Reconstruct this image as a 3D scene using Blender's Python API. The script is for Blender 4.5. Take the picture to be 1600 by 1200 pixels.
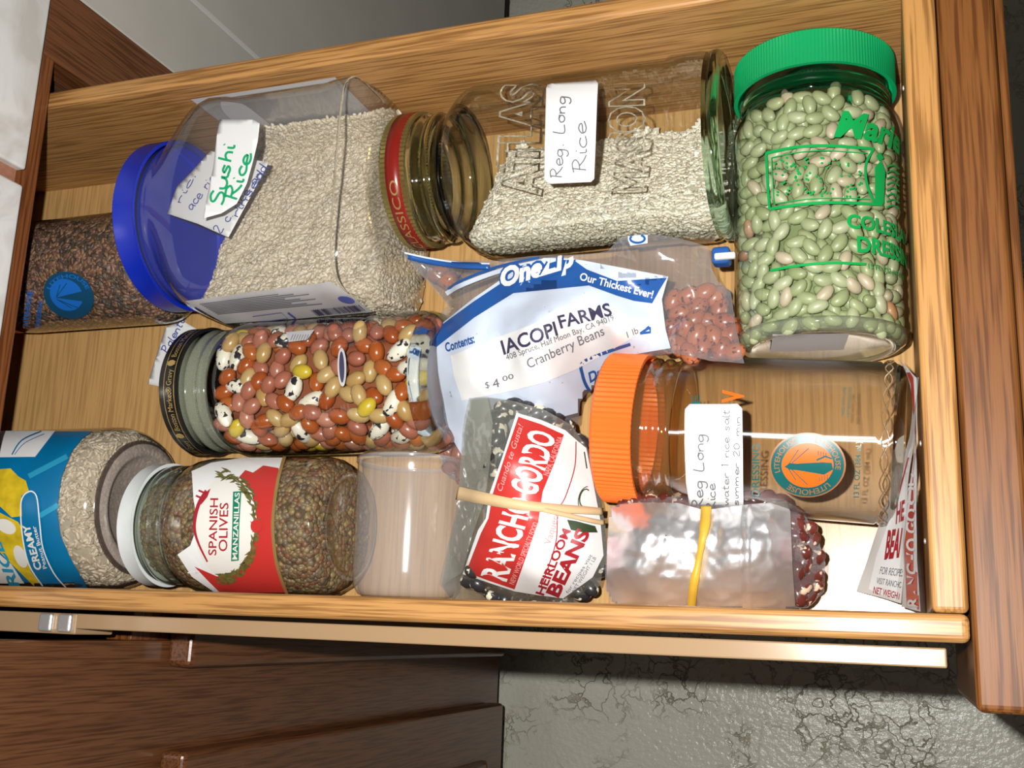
import bpy, bmesh, math, random
import numpy as np
from mathutils import Vector, Matrix, noise
from mathutils.bvhtree import BVHTree
from mathutils.geometry import delaunay_2d_cdt

# ------------------------------------------------------------------ scene, camera, light
for o in list(bpy.data.objects):
    bpy.data.objects.remove(o, do_unlink=True)
SC = bpy.context.scene
COL = SC.collection
PI = math.pi
cos, sin, rad = math.cos, math.sin, math.radians
rnd = random.Random(7)

F_PX = 1665.03
ROT = np.array([[0.9410438711, 0.0371685283, -0.3362364244],
                [-0.0404236587, -0.9744682405, -0.2208564605],
                [-0.3358606265, 0.2214275250, -0.9155148774]])
CAM = np.array([0.4412, -0.0105, 0.529])

cd = bpy.data.cameras.new('camera')
cd.sensor_width = 36.0
cd.lens = F_PX / 1600 * 36.0
cd.clip_start = 0.01
cam = bpy.data.objects.new('camera', cd)
COL.objects.link(cam)
right, up, back = ROT[0], -ROT[1], -ROT[2]
cam.matrix_world = Matrix(((right[0], up[0], back[0], CAM[0]),
                           (right[1], up[1], back[1], CAM[1]),
                           (right[2], up[2], back[2], CAM[2]), (0, 0, 0, 1)))
SC.camera = cam

SC.view_settings.view_transform = 'Standard'
SC.view_settings.look = 'None'
SC.view_settings.gamma = 1.0
SC.view_settings.use_curve_mapping = False
SC.view_settings.exposure = 0.0
SC.cycles.transparent_max_bounces = 40
SC.cycles.max_bounces = 14
SC.cycles.transmission_bounces = 10
SC.cycles.sample_clamp_indirect = 4.0

w = bpy.data.worlds.new('room')
SC.world = w
w.use_nodes = True
w.node_tree.nodes['Background'].inputs[0].default_value = (1.0, 0.93, 0.84, 1)
w.node_tree.nodes['Background'].inputs[1].default_value = 0.025

# the camera's own flash, up and left of the lens
fl = bpy.data.lights.new('camera_flash', 'POINT')
fl.energy = 20.0
fl.color = (1.0, 0.98, 0.94)
fl.shadow_soft_size = 0.004
flo = bpy.data.objects.new('camera_flash', fl)
FLASH = CAM - 0.030 * right + 0.022 * up
flo.location = FLASH
COL.objects.link(flo)

# ------------------------------------------------------------------ geometry helpers
def ray(px, py):
    return ROT.T @ np.array([(px - 800) / F_PX, (py - 600) / F_PX, 1.0])

def onz(px, py, z):
    d = ray(px, py)
    return CAM + (z - CAM[2]) / d[2] * d

def onx(px, py, x):
    d = ray(px, py)
    return CAM + (x - CAM[0]) / d[0] * d

ORG = {}

def thing(name, label, cat, loc=(0, 0, 0), group=None, kind=None):
    o = bpy.data.objects.new(name, None)
    o.empty_display_size = 0.02
    COL.objects.link(o)
    o.location = loc
    o['label'] = label
    if cat: o['category'] = cat
    if group: o['group'] = group
    if kind: o['kind'] = kind
    ORG[o] = np.array(loc, float)
    return o

def link(name, me, mat=None, parent=None):
    o = bpy.data.objects.new(name, me)
    COL.objects.link(o)
    if mat:
        for m in (mat if isinstance(mat, (list, tuple)) else [mat]):
            me.materials.append(m)
    if parent: o.parent = parent
    return o

def mk(name, verts, faces, mat=None, parent=None, smooth=True, org=None):
    """verts in world coordinates; the object's origin is its parent's (or org)"""
    if parent is not None: org = ORG[parent]
    elif org is None: org = np.zeros(3)
    v = np.asarray(verts, float).reshape(-1, 3) - np.asarray(org, float)
    me = bpy.data.meshes.new(name)
    me.from_pydata(v.tolist(), [], [list(map(int, f)) for f in faces])
    if smooth:
        me.polygons.foreach_set('use_smooth', [True] * len(me.polygons))
    me.update()
    o = link(name, me, mat, parent)
    if parent is None: o.location = org
    ORG[o] = np.array(org, float)
    return o

def tag(o, label=None, cat=None, group=None, kind=None):
    if label: o['label'] = label
    if cat: o['category'] = cat
    if group: o['group'] = group
    if kind: o['kind'] = kind
    return o

def box(name, x0, x1, y0, y1, z0, z1, mat, parent=None, bev=0.0, seg=3, org=None):
    bm = bmesh.new()
    bmesh.ops.create_cube(bm, size=1)
    for v in bm.verts:
        v.co = Vector(((x0 + x1) / 2 + v.co.x * (x1 - x0), (y0 + y1) / 2 + v.co.y * (y1 - y0), (z0 + z1) / 2 + v.co.z * (z1 - z0)))
    if bev:
        bmesh.ops.bevel(bm, geom=list(bm.edges), offset=bev, segments=seg, profile=0.5, affect='EDGES')
    vs = [tuple(v.co) for v in bm.verts]
    bm.verts.index_update()
    fs = [[v.index for v in f.verts] for f in bm.faces]
    bm.free()
    o = mk(name, vs, fs, mat, parent, smooth=False, org=org)
    return o

class Jar:
    """a lying vessel: axis frame plus stations (s, a, b, n): superellipse half axes a (sideways), b (up), exponent n"""
    def __init__(self, origin, axis, stations, seg=96):
        self.o = np.array(origin, float)
        a = np.array(axis, float); self.a = a / np.linalg.norm(a)
        self.u = np.array([0, 0, 1.0])
        self.b = np.cross(self.u, self.a)
        self.st = stations
        self.seg = seg
    def sec(self, s):
        st = self.st
        if s <= st[0][0]: return st[0][1:]
        for p, q in zip(st, st[1:]):
            if s <= q[0]:
                t = (s - p[0]) / (q[0] - p[0] + 1e-12)
                return tuple(p[i] + (q[i] - p[i]) * t for i in (1, 2, 3))
        return st[-1][1:]
    def pt(self, s, th, dr=0.0, sec=None):
        a, b, n = sec or self.sec(s)
        c, d = cos(th), sin(th)
        if n != 2:
            k = (abs(c) ** n + abs(d) ** n) ** (-1.0 / n)
        else: k = 1
        return self.o + self.a * s + self.b * ((a + dr) * c * k) + self.u * ((b + dr) * d * k)
    def st_of(self, P):
        q = np.array(P) - self.o
        s = q @ self.a
        a, b, n = self.sec(s)
        return s, math.atan2((q @ self.u) / b, (q @ self.b) / a)
    def shell(self, cap0=False, cap1=False, seg=None, st=None, dr=0.0, ribs=0, ribamp=0.0):
        seg = seg or self.seg
        st = st or self.st
        V, Fc = [], []
        for s, a, b, n in st:
            for j in range(seg):
                th = 2 * PI * j / seg
                d = dr + (ribamp * (1 if j % 2 else -1) if ribs else 0)
                V.append(self.pt(s, th, d, (a, b, n)))
        m = len(st)
        for i in range(m - 1):
            for j in range(seg):
                k = (j + 1) % seg
                Fc.append((i * seg + j, i * seg + k, (i + 1) * seg + k, (i + 1) * seg + j))
        if cap0: Fc.append(tuple(range(seg))[::-1])
        if cap1: Fc.append(tuple((m - 1) * seg + j for j in range(seg)))
        return V, Fc

def smooth_st(st, n=4):
    """Catmull-Rom refinement of stations"""
    out = []
    P = [np.array(x, float) for x in st]
    for i in range(len(P) - 1):
        p0, p1, p2, p3 = P[max(i - 1, 0)], P[i], P[i + 1], P[min(i + 2, len(P) - 1)]
        for k in range(n):
            t = k / n
            out.append(tuple(p1 + (p2 - p1) * (3 * t * t - 2 * t ** 3) * 0.35 + (p2 - p1) * t * 0.65))
    out.append(tuple(P[-1]))
    return out

def bvh(V, Fc):
    return BVHTree.FromPolygons([Vector(v) for v in V], [tuple(f) for f in Fc])

def obvh(o):
    me = o.data
    g = ORG[o]
    return bvh([np.array(v.co) + g for v in me.vertices], [tuple(p.vertices) for p in me.polygons])

# ---- flat drawings in photograph pixels, later laid on a surface
def px_poly(polys, grid=9.0):
    bm = bmesh.new()
    for P in polys:
        vs = [bm.verts.new((p[0], p[1], 0)) for p in P]
        try: bm.faces.new(vs)
        except ValueError: pass
    bmesh.ops.triangulate(bm, faces=list(bm.faces))
    return cut(bm, grid)

def cut(bm, grid):
    if grid and bm.verts:
        for ax in (0, 1):
            c = [v.co[ax] for v in bm.verts]
            lo, hi = min(c), max(c)
            x = math.floor(lo / grid) * grid + grid
            while x < hi - 1e-3:
                no = Vector((1, 0, 0)) if ax == 0 else Vector((0, 1, 0))
                bmesh.ops.bisect_plane(bm, geom=list(bm.verts) + list(bm.edges) + list(bm.faces), plane_co=no * x, plane_no=no, dist=1e-5)
                x += grid
    bm.verts.index_update()
    V = [tuple(v.co) for v in bm.verts]
    Fc = [[v.index for v in f.verts] for f in bm.faces]
    bm.free()
    return V, Fc

def ribbon(path, width):
    P = [np.array(p, float) for p in path]
    n = len(P)
    ws = width if isinstance(width, (list, tuple)) else [width] * n
    V, Fc = [], []
    for i in range(n):
        d = P[min(i + 1, n - 1)] - P[max(i - 1, 0)]
        d = d / (np.linalg.norm(d) + 1e-9)
        nn = np.array([-d[1], d[0]]) * ws[i] / 2
        V += [(*(P[i] + nn), 0), (*(P[i] - nn), 0)]
    for i in range(n - 1):
        Fc.append((2 * i, 2 * i + 1, 2 * i + 3, 2 * i + 2))
    return V, Fc

def spline(path, n=5):
    P = [np.array(p, float) for p in path]
    out = []
    for i in range(len(P) - 1):
        p0, p1, p2, p3 = P[max(i - 1, 0)], P[i], P[i + 1], P[min(i + 2, len(P) - 1)]
        for k in range(n):
            t = k / n
            out.append(tuple(0.5 * (2 * p1 + (p2 - p0) * t + (2 * p0 - 5 * p1 + 4 * p2 - p3) * t * t + (3 * p1 - p0 - 3 * p2 + p3) * t ** 3)))
    out.append(tuple(P[-1]))
    return out

def join(*parts):
    V, Fc = [], []
    for v, f in parts:
        k = len(V)
        V += list(v)
        Fc += [[i + k for i in q] for q in f]
    return V, Fc

def ellipse(cx, cy, rx, ry, rot=0, n=36, a0=0, a1=2 * PI):
    out = []
    full = abs(a1 - a0 - 2 * PI) < 1e-6
    for i in range(n if full else n + 1):
        t = a0 + (a1 - a0) * i / n
        x, y = rx * cos(t), ry * sin(t)
        out.append((cx + x * cos(rot) - y * sin(rot), cy + x * sin(rot) + y * cos(rot)))
    return out

def ring_poly(cx, cy, rx, ry, wd, rot=0, n=48):
    A, B = ellipse(cx, cy, rx, ry, rot, n), ellipse(cx, cy, rx - wd, ry - wd, rot, n)
    V = [(*p, 0) for p in A + B]
    Fc = [(i, (i + 1) % n, n + (i + 1) % n, n + i) for i in range(n)]
    return V, Fc

_tc = {}
def text2d(s, bold=0.0, shear=0.0, outline=0.0):
    """built-in font as a flat mesh, width scaled to 0..1, cap height 1"""
    key = (s, bold, shear, outline)
    if key not in _tc:
        cu = bpy.data.curves.new('t', 'FONT')
        cu.body = s
        cu.resolution_u = 3
        cu.offset = bold
        cu.shear = shear
        if outline:
            cu.fill_mode = 'NONE'
            cu.bevel_depth = outline
            cu.bevel_resolution = 1
        ob = bpy.data.objects.new('t', cu)
        COL.objects.link(ob)
        dg = bpy.context.evaluated_depsgraph_get()
        me = bpy.data.meshes.new_from_object(ob.evaluated_get(dg))
        V = np.array([v.co[:] for v in me.vertices]).reshape(-1, 3)
        Fc = [tuple(p.vertices) for p in me.polygons]
        bpy.data.objects.remove(ob); bpy.data.meshes.remove(me); bpy.data.curves.remove(cu)
        x0, x1 = V[:, 0].min(), V[:, 0].max()
        V[:, 0] = (V[:, 0] - x0) / (x1 - x0)
        V[:, 1] /= 0.73
        _tc[key] = (V, Fc, (x1 - x0) / 0.73)
    return _tc[key]

def text_px(s, p0, p1, upv, bold=0.0, shear=0.0, grid=0):
    V, Fc, asp = text2d(s, bold, shear)
    p0, p1, upv = np.array(p0, float), np.array(p1, float), np.array(upv, float)
    W = [(*(p0 + (p1 - p0) * v[0] + upv * v[1]), 0) for v in V]
    if grid:
        bm = bmesh.new()
        vs = [bm.verts.new(q) for q in W]
        for f in Fc:
            try: bm.faces.new([vs[i] for i in f])
            except ValueError: pass
        return cut(bm, grid)
    return W, Fc

def text_arc(s, c, rx, ry, a0, a1, h, bold=0.02):
    V, Fc, asp = text2d(s, bold)
    W = []
    for x, y, _ in V:
        t = a0 + (a1 - a0) * x
        W.append((c[0] + (rx + y * h) * cos(t), c[1] + (ry + y * h) * sin(t), 0))
    return W, Fc

HAND = {
 'S': (.6, [[(.48,.85),(.3,1),(.1,.88),(.12,.65),(.42,.4),(.42,.12),(.2,0),(0,.1)]]),
 'u': (.55, [[(0,.5),(.03,.12),(.2,0),(.36,.15),(.4,.5)],[(.4,.5),(.4,.1),(.52,0)]]),
 's': (.42, [[(.33,.42),(.14,.5),(.06,.35),(.3,.18),(.2,0),(0,.06)]]),
 'h': (.5, [[(.1,1),(.05,0)],[(.05,.3),(.22,.5),(.36,.4),(.38,0)]]),
 'i': (.22, [[(.05,.5),(.07,.05),(.18,.03)],[(.1,.7),(.13,.76)]]),
 'R': (.62, [[(.05,0),(.1,1)],[(0,.92),(.3,1.02),(.44,.8),(.3,.55),(.08,.5)],[(.2,.5),(.38,.2),(.58,0)]]),
 'c': (.45, [[(.36,.42),(.2,.5),(.05,.35),(.05,.12),(.2,0),(.42,.1)]]),
 'e': (.48, [[(.05,.22),(.35,.3),(.3,.48),(.15,.5),(.03,.3),(.08,.05),(.25,0),(.45,.14)]]),
 'g': (.5, [[(.38,.45),(.16,.5),(.03,.3),(.12,.08),(.34,.2),(.38,.45),(.34,-.25),(.16,-.42),(.02,-.28)]]),
 '.': (.25, [[(.05,.0),(.1,.06)]]),
 ' ': (.4, []),
 'L': (.55, [[(.1,1),(.04,.02),(.48,.04)]]),
 'o': (.48, [[(.2,.5),(.04,.35),(.06,.1),(.2,0),(.36,.14),(.36,.38),(.2,.5),(.42,.46)]]),
 'n': (.5, [[(.03,.5),(.03,0)],[(.03,.3),(.2,.5),(.35,.4),(.37,0)]]),
 'w': (.6, [[(0,.5),(.1,0),(.25,.4),(.38,0),(.52,.5)]]),
 'a': (.5, [[(.36,.45),(.16,.5),(.03,.28),(.12,.02),(.34,.2),(.38,.48),(.4,.05),(.48,0)]]),
 't': (.4, [[(.16,.9),(.12,.1),(.3,.03)],[(0,.6),(.34,.64)]]),
 'r': (.38, [[(.03,.5),(.05,0)],[(.05,.3),(.2,.5),(.34,.44)]]),
 'l': (.25, [[(.1,1),(.06,.06),(.2,.03)]]),
 'm': (.7, [[(.03,.5),(.03,0)],[(.03,.3),(.18,.5),(.28,.38),(.28,0)],[(.28,.3),(.44,.5),(.55,.38),(.56,0)]]),
 'P': (.6, [[(.05,0),(.1,1)],[(0,.92),(.32,1.02),(.46,.78),(.3,.5),(.08,.46)]]),
 '1': (.3, [[(.08,.85),(.16,1),(.12,0)]]),
 '2': (.5, [[(.05,.8),(.2,1),(.38,.8),(.05,.02),(.44,.05)]]),
 '0': (.5, [[(.2,1),(.04,.7),(.06,.2),(.2,0),(.38,.3),(.36,.8),(.2,1)]]),
 'd': (.5, [[(.36,.42),(.16,.5),(.03,.28),(.12,.02),(.34,.2),(.42,1),(.38,.05),(.48,0)]]),
 'k': (.48, [[(.08,1),(.04,0)],[(.38,.5),(.08,.24),(.4,0)]]),
}
def hand_px(s, p0, p1, upv, wd):
    p0, p1, upv = np.array(p0, float), np.array(p1, float), np.array(upv, float)
    tot = sum(HAND[c][0] for c in s)
    x = 0; parts = []
    ex = (p1 - p0) / tot
    for c in s:
        for st in HAND[c][1]:
            jit = rnd.uniform(-.03, .03)
            parts.append(ribbon(spline([p0 + ex * (x + q[0] + jit) + upv * (q[1] + jit) for q in st], 4), wd))
        x += HAND[c][0]
    return join(*parts)

SOFT = set()
def lay(name, drawing, tree, off, mat, parent=None, thick=0.0, smooth=True, org=None, label=None):
    """lay a flat drawing on the surface held in tree, lifted by off along its normal"""
    V, Fc = drawing
    P, ok = [], []
    c = Vector(CAM)
    for v in V:
        d = Vector(ray(v[0], v[1])).normalized()
        loc, n, idx, dist = tree.ray_cast(c, d)
        if loc is None:
            P.append((0, 0, 0)); ok.append(False); continue
        if n.dot(d) > 0: n = -n
        if id(tree) in SOFT: n = -d          # wrinkled sheets: lift evenly
        P.append(tuple(loc + n * (off + v[2]))); ok.append(True)
    Fo = []
    for f in Fc:
        if not all(ok[i] for i in f): continue
        a, b, q = (Vector(P[f[i]]) for i in (0, 1, 2))
        nn = (b - a).cross(q - a)
        if nn.dot(c - a) < 0: f = list(f)[::-1]
        e = max((Vector(P[f[i]]) - Vector(P[f[i - 1]])).length for i in range(len(f)))
        if e > 0.03: continue
        Fo.append(f)
    used = sorted({i for f in Fo for i in f})
    mp = {i: k for k, i in enumerate(used)}
    o = mk(name, [P[i] for i in used], [[mp[i] for i in f] for f in Fo], mat, parent, smooth, org)
    if thick:
        m = o.modifiers.new('thickness', 'SOLIDIFY')
        m.thickness = thick; m.offset = 1.0
    if label: o['label'] = label
    return o

def lay_each(name, drawings, *a, **k):
    return [lay(name, d, *a, **k) for d in drawings]

def wrap_text(name, jar, s, s_txt, th0, th1, h, off, mat, parent, upsign=1, bold=0.0, shear=0.0, dr=0.0):
    """text round a jar: baseline at axial s, running from angle th0 to th1, letters rising along upsign*axis"""
    V, Fc, asp = text2d(s_txt, bold, shear)
    P = [jar.pt(s + upsign * v[1] * h, th0 + (th1 - th0) * v[0], dr + off) for v in V]
    return mk(name, P, Fc, mat, parent, True)

def scatter(V, Fc, N, proto, mats, seed, name, parent=None, jitter=0.3, sizes=(0.85, 1.15), sink=0.0, org=None, minz=-0.25, flat=True, test=None):
    """N copies of a small proto mesh strewn on a surface, joined as one mesh of grains"""
    rs = np.random.RandomState(seed)
    V = np.array(V); T = []
    for f in Fc:
        for k in range(1, len(f) - 1): T.append((f[0], f[k], f[k + 1]))
    T = np.array(T)
    A, B, Q = V[T[:, 0]], V[T[:, 1]], V[T[:, 2]]
    n = np.cross(B - A, Q - A); ar = np.linalg.norm(n, axis=1)
    n = n / (ar[:, None] + 1e-12)
    ar = np.where(n[:, 2] < minz, 0, ar)
    ids = rs.choice(len(T), N, p=ar / ar.sum())
    r1, r2 = rs.rand(N), rs.rand(N)
    q = np.sqrt(r1)
    P = A[ids] * (1 - q)[:, None] + B[ids] * (q * (1 - r2))[:, None] + Q[ids] * (q * r2)[:, None]
    nn = n[ids]
    ref = np.where(np.abs(nn[:, [2]]) > .9, [[1, 0, 0]], [[0, 0, 1.]])
    t1 = np.cross(nn, ref); t1 /= np.linalg.norm(t1, axis=1)[:, None]
    t2 = np.cross(nn, t1)
    ph = rs.rand(N) * 2 * PI
    ex = t1 * np.cos(ph)[:, None] + t2 * np.sin(ph)[:, None] + nn * (rs.randn(N) * jitter)[:, None]
    ex /= np.linalg.norm(ex, axis=1)[:, None]
    ey = np.cross(nn, ex); ey /= np.linalg.norm(ey, axis=1)[:, None]
    ez = np.cross(ex, ey)
    sc = rs.uniform(sizes[0], sizes[1], N)
    P = P + nn * (rs.uniform(-1, 0.4, N) * sink)[:, None]
    pv, pf = np.array(proto[0]), np.array(proto[1])
    W = P[:, None, :] + sc[:, None, None] * (ex[:, None, :] * pv[None, :, 0:1] + ey[:, None, :] * pv[None, :, 1:2] + ez[:, None, :] * pv[None, :, 2:3])
    W = W.reshape(-1, 3)
    FF = (pf[None] + (np.arange(N) * len(pv))[:, None, None]).reshape(-1, pf.shape[1])
    if parent is not None: org = ORG[parent]
    org = np.zeros(3) if org is None else np.array(org)
    me = bpy.data.meshes.new(name)
    me.from_pydata((W - org).tolist(), [], FF.tolist())
    me.polygons.foreach_set('use_smooth', [True] * len(me.polygons))
    o = link(name, me, mats, parent)
    if isinstance(mats, (list, tuple)) and len(mats) > 1:
        mi = np.repeat(rs.randint(0, len(mats), N), len(pf))
        me.polygons.foreach_set('material_index', mi.astype(np.int32))
    me.update()
    if parent is None: o.location = org
    ORG[o] = org
    return o

def ell_proto(a, b, c, rings=3, seg=6, bend=0.0):
    V = [(-a, 0, 0)]
    for i in range(1, rings + 1):
        t = PI * i / (rings + 1)
        for j in range(seg):
            p = 2 * PI * j / seg
            x = -a * cos(t)
            V.append((x, b * sin(t) * cos(p) + bend * (1 - (x / a) ** 2), c * sin(t) * sin(p)))
    V.append((a, 0, 0))
    Fc = []
    for j in range(seg):
        k = (j + 1) % seg
        Fc.append((0, 1 + k, 1 + j))
        for i in range(rings - 1):
            Fc.append((1 + i * seg + j, 1 + i * seg + k, 1 + (i + 1) * seg + k))
            Fc.append((1 + i * seg + j, 1 + (i + 1) * seg + k, 1 + (i + 1) * seg + j))
        Fc.append((len(V) - 1, 1 + (rings - 1) * seg + j, 1 + (rings - 1) * seg + k))
    return V, Fc

def fill_core(jar, s0, s1, top, dr=-0.0015, n=14, seg=72, capround=0.004):
    """closed body of what a lying jar holds, its upper face clamped to top(x, y)"""
    V, Fc = [], []
    for i in range(n + 1):
        s = s0 + (s1 - s0) * i / n
        for j in range(seg):
            p = jar.pt(s, 2 * PI * j / seg, dr)
            z = min(p[2], top(p[0], p[1]))
            V.append((p[0], p[1], max(z, 0.0012)))
    for i in range(n):
        for j in range(seg):
            k = (j + 1) % seg
            Fc.append((i * seg + j, i * seg + k, (i + 1) * seg + k, (i + 1) * seg + j))
    # the clamped top needs points of its own: bridge the section left to right
    Fc.append(tuple(range(seg))[::-1]); Fc.append(tuple(n * seg + j for j in range(seg)))
    return V, Fc

# ------------------------------------------------------------------ materials
def newmat(name):
    m = bpy.data.materials.new(name)
    m.use_nodes = True
    nt = m.node_tree
    return m, nt, nt.nodes['Principled BSDF'], nt.nodes['Material Output']

def N(nt, typ, **kw):
    n = nt.nodes.new(typ)
    for k, v in kw.items():
        if k.startswith('i_'):
            n.inputs[int(k[2:]) if k[2:].isdigit() else k[2:].replace('_', ' ')].default_value = v
        else: setattr(n, k, v)
    return n

def plain(name, c, rough=0.5, metal=0.0, spec=0.5, noise_amt=0.0, nscale=200, bump=0.0, coat=0.0):
    m, nt, b, out = newmat(name)
    b.inputs['Base Color'].default_value = (*c, 1)
    b.inputs['Roughness'].default_value = rough
    b.inputs['Metallic'].default_value = metal
    b.inputs['Specular IOR Level'].default_value = spec
    b.inputs['Coat Weight'].default_value = coat
    if noise_amt or bump:
        tc = N(nt, 'ShaderNodeTexCoord')
        nz = N(nt, 'ShaderNodeTexNoise'); nz.inputs['Scale'].default_value = nscale; nz.inputs['Detail'].default_value = 4
        nt.links.new(tc.outputs['Object'], nz.inputs['Vector'])
        if noise_amt:
            r = N(nt, 'ShaderNodeValToRGB')
            r.color_ramp.elements[0].position = .3; r.color_ramp.elements[1].position = .7
            r.color_ramp.elements[0].color = (*[x * (1 - noise_amt) for x in c], 1)
            r.color_ramp.elements[1].color = (*[min(1, x * (1 + noise_amt)) for x in c], 1)
            nt.links.new(nz.outputs['Fac'], r.inputs[0]); nt.links.new(r.outputs[0], b.inputs['Base Color'])
        if bump:
            bp = N(nt, 'ShaderNodeBump'); bp.inputs['Strength'].default_value = bump; bp.inputs['Distance'].default_value = 0.001
            nt.links.new(nz.outputs['Fac'], bp.inputs['Height']); nt.links.new(bp.outputs[0], b.inputs['Normal'])
    return m

def wood(name, light, mid, dark, grain=0, rough=0.35, streak=1.0, coat=0.25, scale=1.0, spec=.3, pore=.8):
    """oak: long streaks and dark pores along axis grain (0 x, 1 y, 2 z)"""
    m, nt, b, out = newmat(name)
    tc = N(nt, 'ShaderNodeTexCoord')
    def mp(along, across):
        q = N(nt, 'ShaderNodeMapping')
        s = [across * scale] * 3; s[grain] = along * scale
        q.inputs['Scale'].default_value = s
        nt.links.new(tc.outputs['Object'], q.inputs['Vector'])
        return q
    a = N(nt, 'ShaderNodeTexNoise'); a.inputs['Scale'].default_value = 1; a.inputs['Detail'].default_value = 5; a.inputs['Distortion'].default_value = .6
    nt.links.new(mp(4, 75).outputs[0], a.inputs['Vector'])
    p = N(nt, 'ShaderNodeTexNoise'); p.inputs['Scale'].default_value = 1; p.inputs['Detail'].default_value = 3
    nt.links.new(mp(22, 700).outputs[0], p.inputs['Vector'])
    l = N(nt, 'ShaderNodeTexNoise'); l.inputs['Scale'].default_value = 1; l.inputs['Detail'].default_value = 2
    nt.links.new(mp(3, 14).outputs[0], l.inputs['Vector'])
    r = N(nt, 'ShaderNodeValToRGB')
    e = r.color_ramp.elements
    e[0].position = .36; e[0].color = (*dark, 1)
    e[1].position = .66; e[1].color = (*light, 1)
    k = e.new(.5); k.color = (*mid, 1)
    ad = N(nt, 'ShaderNodeMath', operation='MULTIPLY_ADD'); ad.inputs[1].default_value = .55 * streak; ad.inputs[2].default_value = .225 + .275 * (1 - streak)
    nt.links.new(a.outputs['Fac'], ad.inputs[0])
    ad2 = N(nt, 'ShaderNodeMath', operation='MULTIPLY_ADD'); ad2.inputs[1].default_value = .45
    nt.links.new(l.outputs['Fac'], ad2.inputs[0]); nt.links.new(ad.outputs[0], ad2.inputs[2])
    nt.links.new(ad2.outputs[0], r.inputs[0])
    pr = N(nt, 'ShaderNodeValToRGB')
    pr.color_ramp.elements[0].position = .38; pr.color_ramp.elements[0].color = (.40, .33, .27, 1)
    pr.color_ramp.elements[1].position = .55; pr.color_ramp.elements[1].color = (1, 1, 1, 1)
    nt.links.new(p.outputs['Fac'], pr.inputs[0])
    mx = N(nt, 'ShaderNodeMix', data_type='RGBA', blend_type='MULTIPLY')
    mx.inputs[0].default_value = pore
    nt.links.new(r.outputs[0], mx.inputs[6]); nt.links.new(pr.outputs[0], mx.inputs[7])
    nt.links.new(mx.outputs[2], b.inputs['Base Color'])
    b.inputs['Roughness'].default_value = rough
    b.inputs['Specular IOR Level'].default_value = spec
    b.inputs['Coat Weight'].default_value = coat
    b.inputs['Coat Roughness'].default_value = .22
    bp = N(nt, 'ShaderNodeBump'); bp.inputs['Strength'].default_value = .12; bp.inputs['Distance'].default_value = .0004
    nt.links.new(p.outputs['Fac'], bp.inputs['Height']); nt.links.new(bp.outputs[0], b.inputs['Normal'])
    return m

def clear(name, tint=(1, 1, 1), ior=1.5, rough=0.03, haze=0.0, hazec=(.8, .8, .8), wavy=0.0, wscale=60, gain=1.0, bump_dist=.002, edge=None, wmap=None, aniso=0.0):
    """thin clear wall: light goes straight through, Fresnel mirror on top, optional milky haze"""
    m, nt, b, out = newmat(name)
    nt.nodes.remove(b)
    tr = N(nt, 'ShaderNodeBsdfTransparent'); tr.inputs[0].default_value = (*tint, 1)
    gl = N(nt, 'ShaderNodeBsdfGlossy'); gl.inputs['Roughness'].default_value = rough
    if aniso:
        tg = N(nt, 'ShaderNodeTangent', direction_type='RADIAL', axis='X')
        gl.inputs['Anisotropy'].default_value = aniso
        nt.links.new(tg.outputs[0], gl.inputs['Tangent'])
    if edge:
        lw = N(nt, 'ShaderNodeLayerWeight'); lw.inputs['Blend'].default_value = .35
        pw = N(nt, 'ShaderNodeMath', operation='POWER'); pw.inputs[1].default_value = 2.2
        nt.links.new(lw.outputs['Facing'], pw.inputs[0])
        em = N(nt, 'ShaderNodeMix', data_type='RGBA'); em.inputs[6].default_value = (*tint, 1); em.inputs[7].default_value = (*edge, 1)
        nt.links.new(pw.outputs[0], em.inputs[0]); nt.links.new(em.outputs[2], tr.inputs[0])
    geo = N(nt, 'ShaderNodeNewGeometry')
    io = N(nt, 'ShaderNodeMix', data_type='FLOAT'); io.inputs[2].default_value = ior; io.inputs[3].default_value = 1 / ior
    nt.links.new(geo.outputs['Backfacing'], io.inputs[0])
    fr = N(nt, 'ShaderNodeFresnel')
    nt.links.new(io.outputs[0], fr.inputs['IOR'])
    if wavy:
        tc = N(nt, 'ShaderNodeTexCoord')
        nz = N(nt, 'ShaderNodeTexNoise'); nz.inputs['Scale'].default_value = wscale; nz.inputs['Detail'].default_value = 2
        if wmap:
            mpp = N(nt, 'ShaderNodeMapping'); mpp.inputs['Scale'].default_value = wmap
            nt.links.new(tc.outputs['Object'], mpp.inputs['Vector']); nt.links.new(mpp.outputs[0], nz.inputs['Vector'])
        else: nt.links.new(tc.outputs['Object'], nz.inputs['Vector'])
        bp = N(nt, 'ShaderNodeBump'); bp.inputs['Strength'].default_value = wavy; bp.inputs['Distance'].default_value = bump_dist
        nt.links.new(nz.outputs['Fac'], bp.inputs['Height'])
        nt.links.new(bp.outputs[0], gl.inputs['Normal']); nt.links.new(bp.outputs[0], fr.inputs['Normal'])
    g = N(nt, 'ShaderNodeMath', operation='MULTIPLY'); g.inputs[1].default_value = gain; g.use_clamp = True
    nt.links.new(fr.outputs[0], g.inputs[0])
    base = tr
    if haze:
        df = N(nt, 'ShaderNodeBsdfDiffuse'); df.inputs[0].default_value = (*hazec, 1)
        mh = N(nt, 'ShaderNodeMixShader'); mh.inputs[0].default_value = haze
        nt.links.new(tr.outputs[0], mh.inputs[1]); nt.links.new(df.outputs[0], mh.inputs[2])
        base = mh
    mx = N(nt, 'ShaderNodeMixShader')
    nt.links.new(g.outputs[0], mx.inputs[0]); nt.links.new(base.outputs[0], mx.inputs[1]); nt.links.new(gl.outputs[0], mx.inputs[2])
    nt.links.new(mx.outputs[0], out.inputs[0])
    return m

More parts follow.
